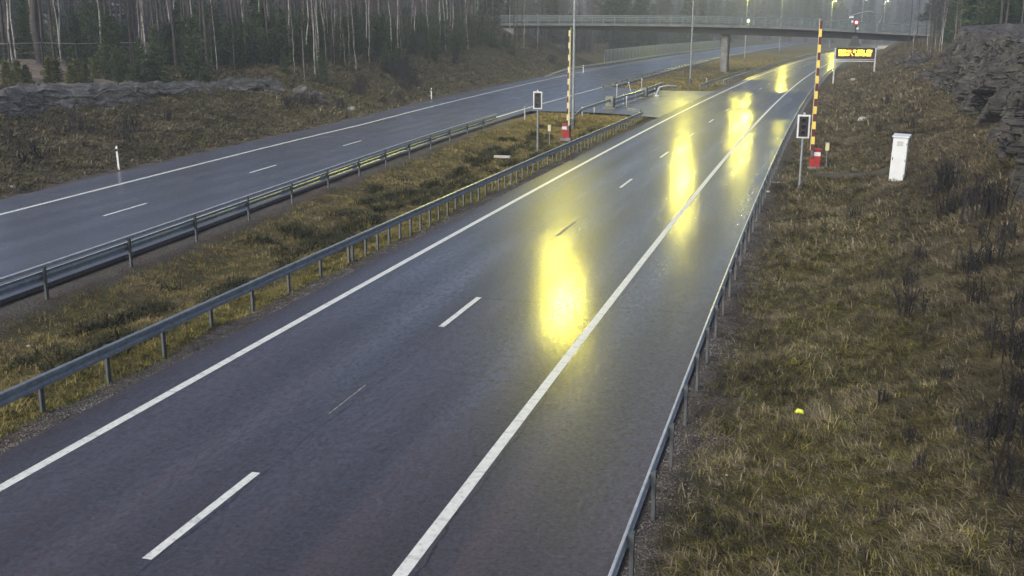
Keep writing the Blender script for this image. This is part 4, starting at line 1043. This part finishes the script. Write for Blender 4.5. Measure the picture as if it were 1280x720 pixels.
def bare_tree(seed, H, lowb=.35, birch=False):
    r = np.random.default_rng(seed); r0 = H * (.0048 if birch else .0085); pts = [np.array([0, 0, -.4])]; lean = r.normal(0, .02, 2); n = 7
    for i in range(1, n + 1):
        z = H * i / n; pts.append(np.array([lean[0] * z + r.normal(0, .06), lean[1] * z + r.normal(0, .06), z]))
    segs = [(pts[i], pts[i + 1], r0 * (1 - i / (n + .6)) + .008, r0 * (1 - (i + 1) / (n + .6)) + .008) for i in range(n)]
    tw = []
    nb = 34 if birch else 26
    for k in range(nb):
        z = H * r.uniform(lowb, .97); f = z / H * n; i = int(f); b0 = pts[i] + (pts[min(i + 1, n)] - pts[i]) * (f - i)
        a = r.random() * 6.28; ln = (1 - z / H * .75) * H * .13 * r.uniform(.4, 1.2); up_ = r.uniform(.3, 1.1)
        p1 = b0 + np.array([math.cos(a), math.sin(a), up_]) * ln * .5; p2 = p1 + np.array([math.cos(a) * .6, math.sin(a) * .6, up_ * (1.1 if not birch else .5)]) * ln * .5
        tw += [(b0, p1, .022, .014), (p1, p2, .014, .006)]
        for q in range(6):
            s = r.random(); bb = p1 + (p2 - p1) * s if q % 2 else b0 + (p1 - b0) * s; d = r.normal(0, 1, 3); d[2] = abs(d[2]) * .6; d /= np.linalg.norm(d)
            e = bb + d * ln * r.uniform(.2, .45); tw.append((bb, e, .009, .005))
            for q2 in range(2):
                d2 = d + r.normal(0, .6, 3); tw.append((bb + (e - bb) * .6, bb + (e - bb) * .6 + d2 * ln * .18, .006, .004))
    V, F = tubes_np(segs, 6); V2, F2 = tubes_np(tw, 3)
    return (V, F), (V2, F2)
def tree_thing(name, label, cat, grp, x, y, tm, cm, s=1., cname='crown', rz=None, z=None):
    o = bpy.data.objects.new(name, None); COL.objects.link(o); o.location = (x, y, (ztf(x, y) if z is None else z) - .05); o.rotation_euler = (0, 0, random.random() * 6.28 if rz is None else rz)
    o.scale = (s, s, s * random.uniform(.9, 1.1)); tag(o, label, cat, grp)
    for nm, me in (('trunk', tm), (cname, cm)):
        c = bpy.data.objects.new(nm, me); COL.objects.link(c); c.parent = o
    return o
con = []
for i in range(4):
    tm, T = conifer(100 + i, 5.0, 1.1, .06, .26); con.append((tm, tri_mesh('crown', T, 'needle'), T))
pin = []
for i in range(3):
    tm, T = conifer(120 + i, 4.5, 1.2, .08, .30, True); pin.append((tm, tri_mesh('crown', T, 'needle'), T))
seedl = []
for i in range(2):
    tm, T = conifer(130 + i, 1.6, .6, .06, .36); seedl.append((tm, tri_mesh('crown', T, 'needle2'), T))
tallc = []
for i in range(3):
    tm, T = conifer(140 + i, 13.0, 1.1, .18, .14); tallc.append((tm, tri_mesh('crown', T, 'needle'), T))
bir, bar = [], []
for i in range(4):
    (a, b), (c, d) = bare_tree(200 + i, 15, .35, True); bir.append((np_obj('trunk', a, b, 'birch', link=False, smooth=True), np_obj('crown', c, d, 'twig', link=False), (a, b), (c, d)))
for i in range(5):
    (a, b), (c, d) = bare_tree(220 + i, 17, .3, False); bar.append((np_obj('trunk', a, b, 'bark', link=False, smooth=True), np_obj('crown', c, d, 'twig', link=False), (a, b), (c, d)))
def scr(x, y, z):                                                # photo position of a point (used to skip trees outside the view)
    q = np.array([x, y, z - CH]); w = q @ _fw; return 640 + FPX * (q @ _R) / w, 360 - FPX * (q @ _up) / w
def in_view(x, y, m=60):
    q = np.array([x, y, 0.]); w = q @ _fw
    if w < 5: return False
    px, _ = scr(x, y, 5); return -m < px < 1280 + m
rt = random.Random(5)
def put(kind, n, region, label, grp, smin, smax, name, cat, lib, cname='crown'):
    k = 0; tries = 0
    while k < n and tries < n * 40:
        tries += 1; x, y = region(rt)
        if not in_view(x, y, 25): continue
        v = lib[rt.randrange(len(lib))]; tree_thing(name, label, cat, grp, x, y, v[0], v[1], rt.uniform(smin, smax), cname); k += 1
def R_left_near(r):                                              # belt right behind ledge and crest
    y = r.uniform(52, 165); e = float(le(y)); d0 = 17 if y < 86 else 11.5
    if 66 < y < 90: d0 = 15
    return e - d0 - r.random() ** 1.4 * 16, y
def R_left_belt(r):
    y = r.uniform(56, 175); e = float(le(y)); d0 = 27 if y < 82 else 15
    return e - d0 - r.random() ** 1.2 * 30, y
def not_mound(f):
    def g(r):
        while True:
            x, y = f(r); px, py = scr(x, y, ztf(x, y))
            if not (px < 135 and py > 86): return x, y
    return g
put('c', 125, not_mound(R_left_near), 'young green conifer in the belt above the left slope', 'young conifers above the left slope', .55, 1.15, 'young_conifer', 'conifer', con + pin)
put('c', 60, not_mound(R_left_belt), 'dark conifer standing among the bare trees at left', 'dark conifers among bare trees', .7, 1.1, 'young_conifer', 'conifer', con)
put('b', 34, not_mound(R_left_near), 'thin pale birch at the edge of the left forest', 'pale birches at the forest edge', .8, 1.2, 'birch_tree', 'birch', bir)
put('d', 150, not_mound(R_left_belt), 'thin leafless tree inside the left forest', 'leafless trees inside the left forest', .8, 1.2, 'bare_tree', 'bare tree', bar)
def R_sap(r):
    y = r.uniform(60, 165); e = float(le(y)); return e - (14.5 if y < 88 else 8.5) - r.random() * 9, y
put('s', 80, not_mound(R_sap), 'leafless grey sapling at the top of the left slope', 'leafless saplings above the left slope', .28, .6, 'sapling', 'sapling', bir + bar)
def R_low(r):
    y = r.uniform(86, 150); return float(le(y)) - 8 - r.random() * 5, y
put('l', 22, R_low, 'small green conifer growing part way down the left slope', 'small conifers on the left slope', .35, .75, 'small_conifer', 'conifer', con + pin)
# individually visible birches of the photograph
for (px, py, s) in ((130, 80, 1.1), (183, 70, 1.1), (77, 78, .95), (20, 75, .8), (265, 58, .9), (326, 66, 1.), (408, 52, .9), (462, 38, 1.1), (565, 62, 1.), (585, 64, .9), (394, 92, .8), (655, 60, .8), (672, 62, .7), (490, 40, 1.), (535, 45, .9)):
    g_ = ground(px, max(py, 60) + 8) if py < 58 else ground(px, py)
    v = bir[px % 4]; tree_thing('birch_tree', 'pale slender birch standing out at the front of the left forest', 'birch', 'slender birches at the forest front', g_[0], g_[1], v[0], v[1], s)
v = bar[1]; g_ = ground(52, 84); o = tree_thing('dark_pine', 'thick dark leaning trunk at the far left behind the fence', 'tree', None, g_[0], g_[1], v[0], v[1], 1.25); o.rotation_euler = (0, rad(-3), 0); o.scale = (2.2, 2.2, 1.2)
for i, (px, py) in enumerate(((63, 105), (72, 103), (90, 106), (98, 104), (108, 103), (120, 102), (10, 108), (24, 108), (34, 107))):
    x, y, z = ground(px, py); v = seedl[i % 2]; tree_thing('conifer_seedling', 'small yellowish conifer seedling in front of the sandy mound', 'conifer', 'seedlings by the sandy mound', x, y, v[0], v[1], rt.uniform(.8, 1.2))
# right side, behind the rock face and beyond the bridge end
def R_right(r): y = r.uniform(62, 190); return float(cy(y)) + (20 if y < 112 else 15) + r.random() ** 1.2 * 45, y
def R_right_edge(r): y = r.uniform(118, 182); return float(cy(y)) + 9.5 + r.random() * 9, y
put('c', 45, R_right, 'dark conifer standing behind the right rock face', 'dark conifers behind the rock face', 1.0, 1.7, 'dark_conifer', 'conifer', con + tallc[:1])
put('d', 75, R_right, 'leafless tree standing behind the right rock face', 'leafless trees behind the rock face', .8, 1.2, 'bare_tree', 'bare tree', bar)
put('d2', 34, R_right_edge, 'thin leafless young tree between bridge end and rock face', 'young bare trees by the bridge end', .3, .6, 'young_bare_tree', 'bare tree', bir + bar)
# embankment at the left bridge end
def R_emb(r): y = r.uniform(150, 184); return float(le(y)) - 9 - r.random() * 22, y
put('e', 22, R_emb, 'thin leafless tree on the embankment by the left bridge end', 'bare trees by the left bridge end', .5, .9, 'bare_tree', 'bare tree', bar + bir)
put('e', 16, R_emb, 'dark young conifer on the embankment by the left bridge end', 'conifers by the left bridge end', .5, .9, 'young_conifer', 'conifer', con)
# far wood as one mass
def far_wood():
    r = np.random.default_rng(77); V, F, off = [], [], 0; T = []; TV, TF, toff = [], [], 0
    n = 0
    while n < 2300:
        side = r.random()
        if side > .72: y = r.uniform(560, 700); x = r.uniform(-140, 190)
        elif side < .36:  y = r.uniform(60, 260); x = float(le(y)) - (45 if y < 190 else 22) - r.random() * 90
        elif side < .58: y = r.uniform(235, 520); x = float(le(min(y, 380))) - 8 - r.random() ** 1.3 * 120 + (y - 380) * .03 * (y > 380)
        else: y = r.uniform(120, 520); x = float(cy(y)) + (32 if y < 190 else 16) + r.random() ** 1.3 * 110
        if not in_view(x, y, 20): continue
        n += 1; z = ztf(x, y) - .2; s = r.uniform(.8, 1.25); a = r.random() * 6.28; ca, sa = math.cos(a) * s, math.sin(a) * s
        kind = r.random()
        if y > 555: z += 0; s *= 1.35
        if kind < (.16 if x < -40 and y < 270 else .45):
            src = (con + tallc)[r.integers(len(con) + len(tallc))][2]; k = 1.5 if r.random() < .5 else 1.
            Tn = src[::2].copy() * k * 1.0; ctr = Tn.mean(1, keepdims=True); Tn = ctr + (Tn - ctr) * 1.5
            q = Tn.copy(); q[..., 0] = Tn[..., 0] * ca - Tn[..., 1] * sa + x; q[..., 1] = Tn[..., 0] * sa + Tn[..., 1] * ca + y; q[..., 2] = Tn[..., 2] * s + z; T.append(q)
        else:
            src = (bar + bir)[r.integers(len(bar) + len(bir))]
            for (v, f), isT in ((src[2], True), (src[3], False)):
                q = v.copy(); q[:, 0] = v[:, 0] * ca - v[:, 1] * sa + x; q[:, 1] = v[:, 0] * sa + v[:, 1] * ca + y; q[:, 2] = v[:, 2] * s + z
                if isT: TV.append(q); TF.append(f + toff); toff += len(q)
                else: V.append(q); F.append(f + off); off += len(q)
    p = np_obj('far_trunks', np.concatenate(TV), np.concatenate(TF), 'bark'); tag(p, 'mass of distant trunks closing the view behind the roads', 'forest', kind='stuff')
    p = np_obj('far_twigs', np.concatenate(V), np.concatenate(F), 'twig'); tag(p, 'mass of distant bare branches behind the roads', 'forest', kind='stuff')
    Tt = np.concatenate(T); p = np_obj('far_conifers', Tt.reshape(-1, 3), np.arange(len(Tt) * 3).reshape(-1, 3), 'needle_far'); tag(p, 'mass of distant conifers behind the roads', 'forest', kind='stuff')
far_wood()
# ------------------------------------------------------------------ forest fence
fp = []
for px, py in ((-30, 92), (14, 89), (55, 87), (98, 86), (134, 84), (168, 82), (196, 80)):
    x, y, z = ground(px, py); fp.append((x, y, z))
t = thing('forest_fence', 'fence of dark posts with pale top wire in front of the left forest', 'fence', fp[1])
ox, oy, oz = fp[1]
for x, y, z in fp:
    mb = MB(); mb.box((x - ox, y - oy, z - oz + .95), (.12, .12, 2.1), 0, .01); mb.build('post', 'fencep', parent=t)
mb = MB(); mb.tube([(x - ox, y - oy, z - oz + 1.95) for x, y, z in fp], .03, 5); mb.build('top_wire', 'plank', parent=t)
mb = MB()
for h in (.4, .8, 1.2, 1.6): mb.tube([(x - ox, y - oy, z - oz + h) for x, y, z in fp], .012, 4)
mb.build('wire', 'wire', parent=t)
# ------------------------------------------------------------------ world, sun, haze
SE, SR = 32, 200
w = bpy.data.worlds.new('World'); S.world = w; w.use_nodes = True; nt = w.node_tree; bg = nt.nodes['Background']
sky = nt.nodes.new('ShaderNodeTexSky'); sky.sky_type = 'NISHITA'; sky.sun_disc = False; sky.sun_elevation = rad(SE); sky.sun_rotation = rad(SR); sky.dust_density = 5.0; sky.air_density = .75; sky.ozone_density = 2.5
nt.links.new(sky.outputs[0], bg.inputs[0]); bg.inputs[1].default_value = .12
sd = bpy.data.lights.new('sun', 'SUN'); sd.energy = 1.15; sd.angle = rad(40); sd.color = (1, .97, .94); so = bpy.data.objects.new('sun', sd); COL.objects.link(so)
az = rad(SR); v = Vector((math.sin(az) * math.cos(rad(SE)), math.cos(az) * math.cos(rad(SE)), math.sin(rad(SE)))); so.rotation_euler = v.to_track_quat('Z', 'Y').to_euler()
mh = bpy.data.materials.new('haze'); mh.use_nodes = True; nt = mh.node_tree
for nd in list(nt.nodes):
    if nd.type == 'BSDF_PRINCIPLED': nt.nodes.remove(nd)
pv = nt.nodes.new('ShaderNodeVolumePrincipled'); pv.inputs['Density'].default_value = .00095; pv.inputs['Color'].default_value = (.76, .83, .95, 1); pv.inputs['Anisotropy'].default_value = .2
nt.links.new(pv.outputs[0], nt.nodes['Material Output'].inputs['Volume'])
mb = MB(); mb.box((0, 380, 27.5), (1600, 840, 62)); o = mb.build('haze', mh); tag(o, kind='stuff'); o['label'] = 'thin grey blue morning haze over the whole valley'
S.view_settings.view_transform = 'Standard'; S.view_settings.look = 'None'; S.view_settings.exposure = .7; S.view_settings.gamma = 1
try: S.cycles.volume_max_steps = 64; S.cycles.volume_bounces = 0
except Exception: pass
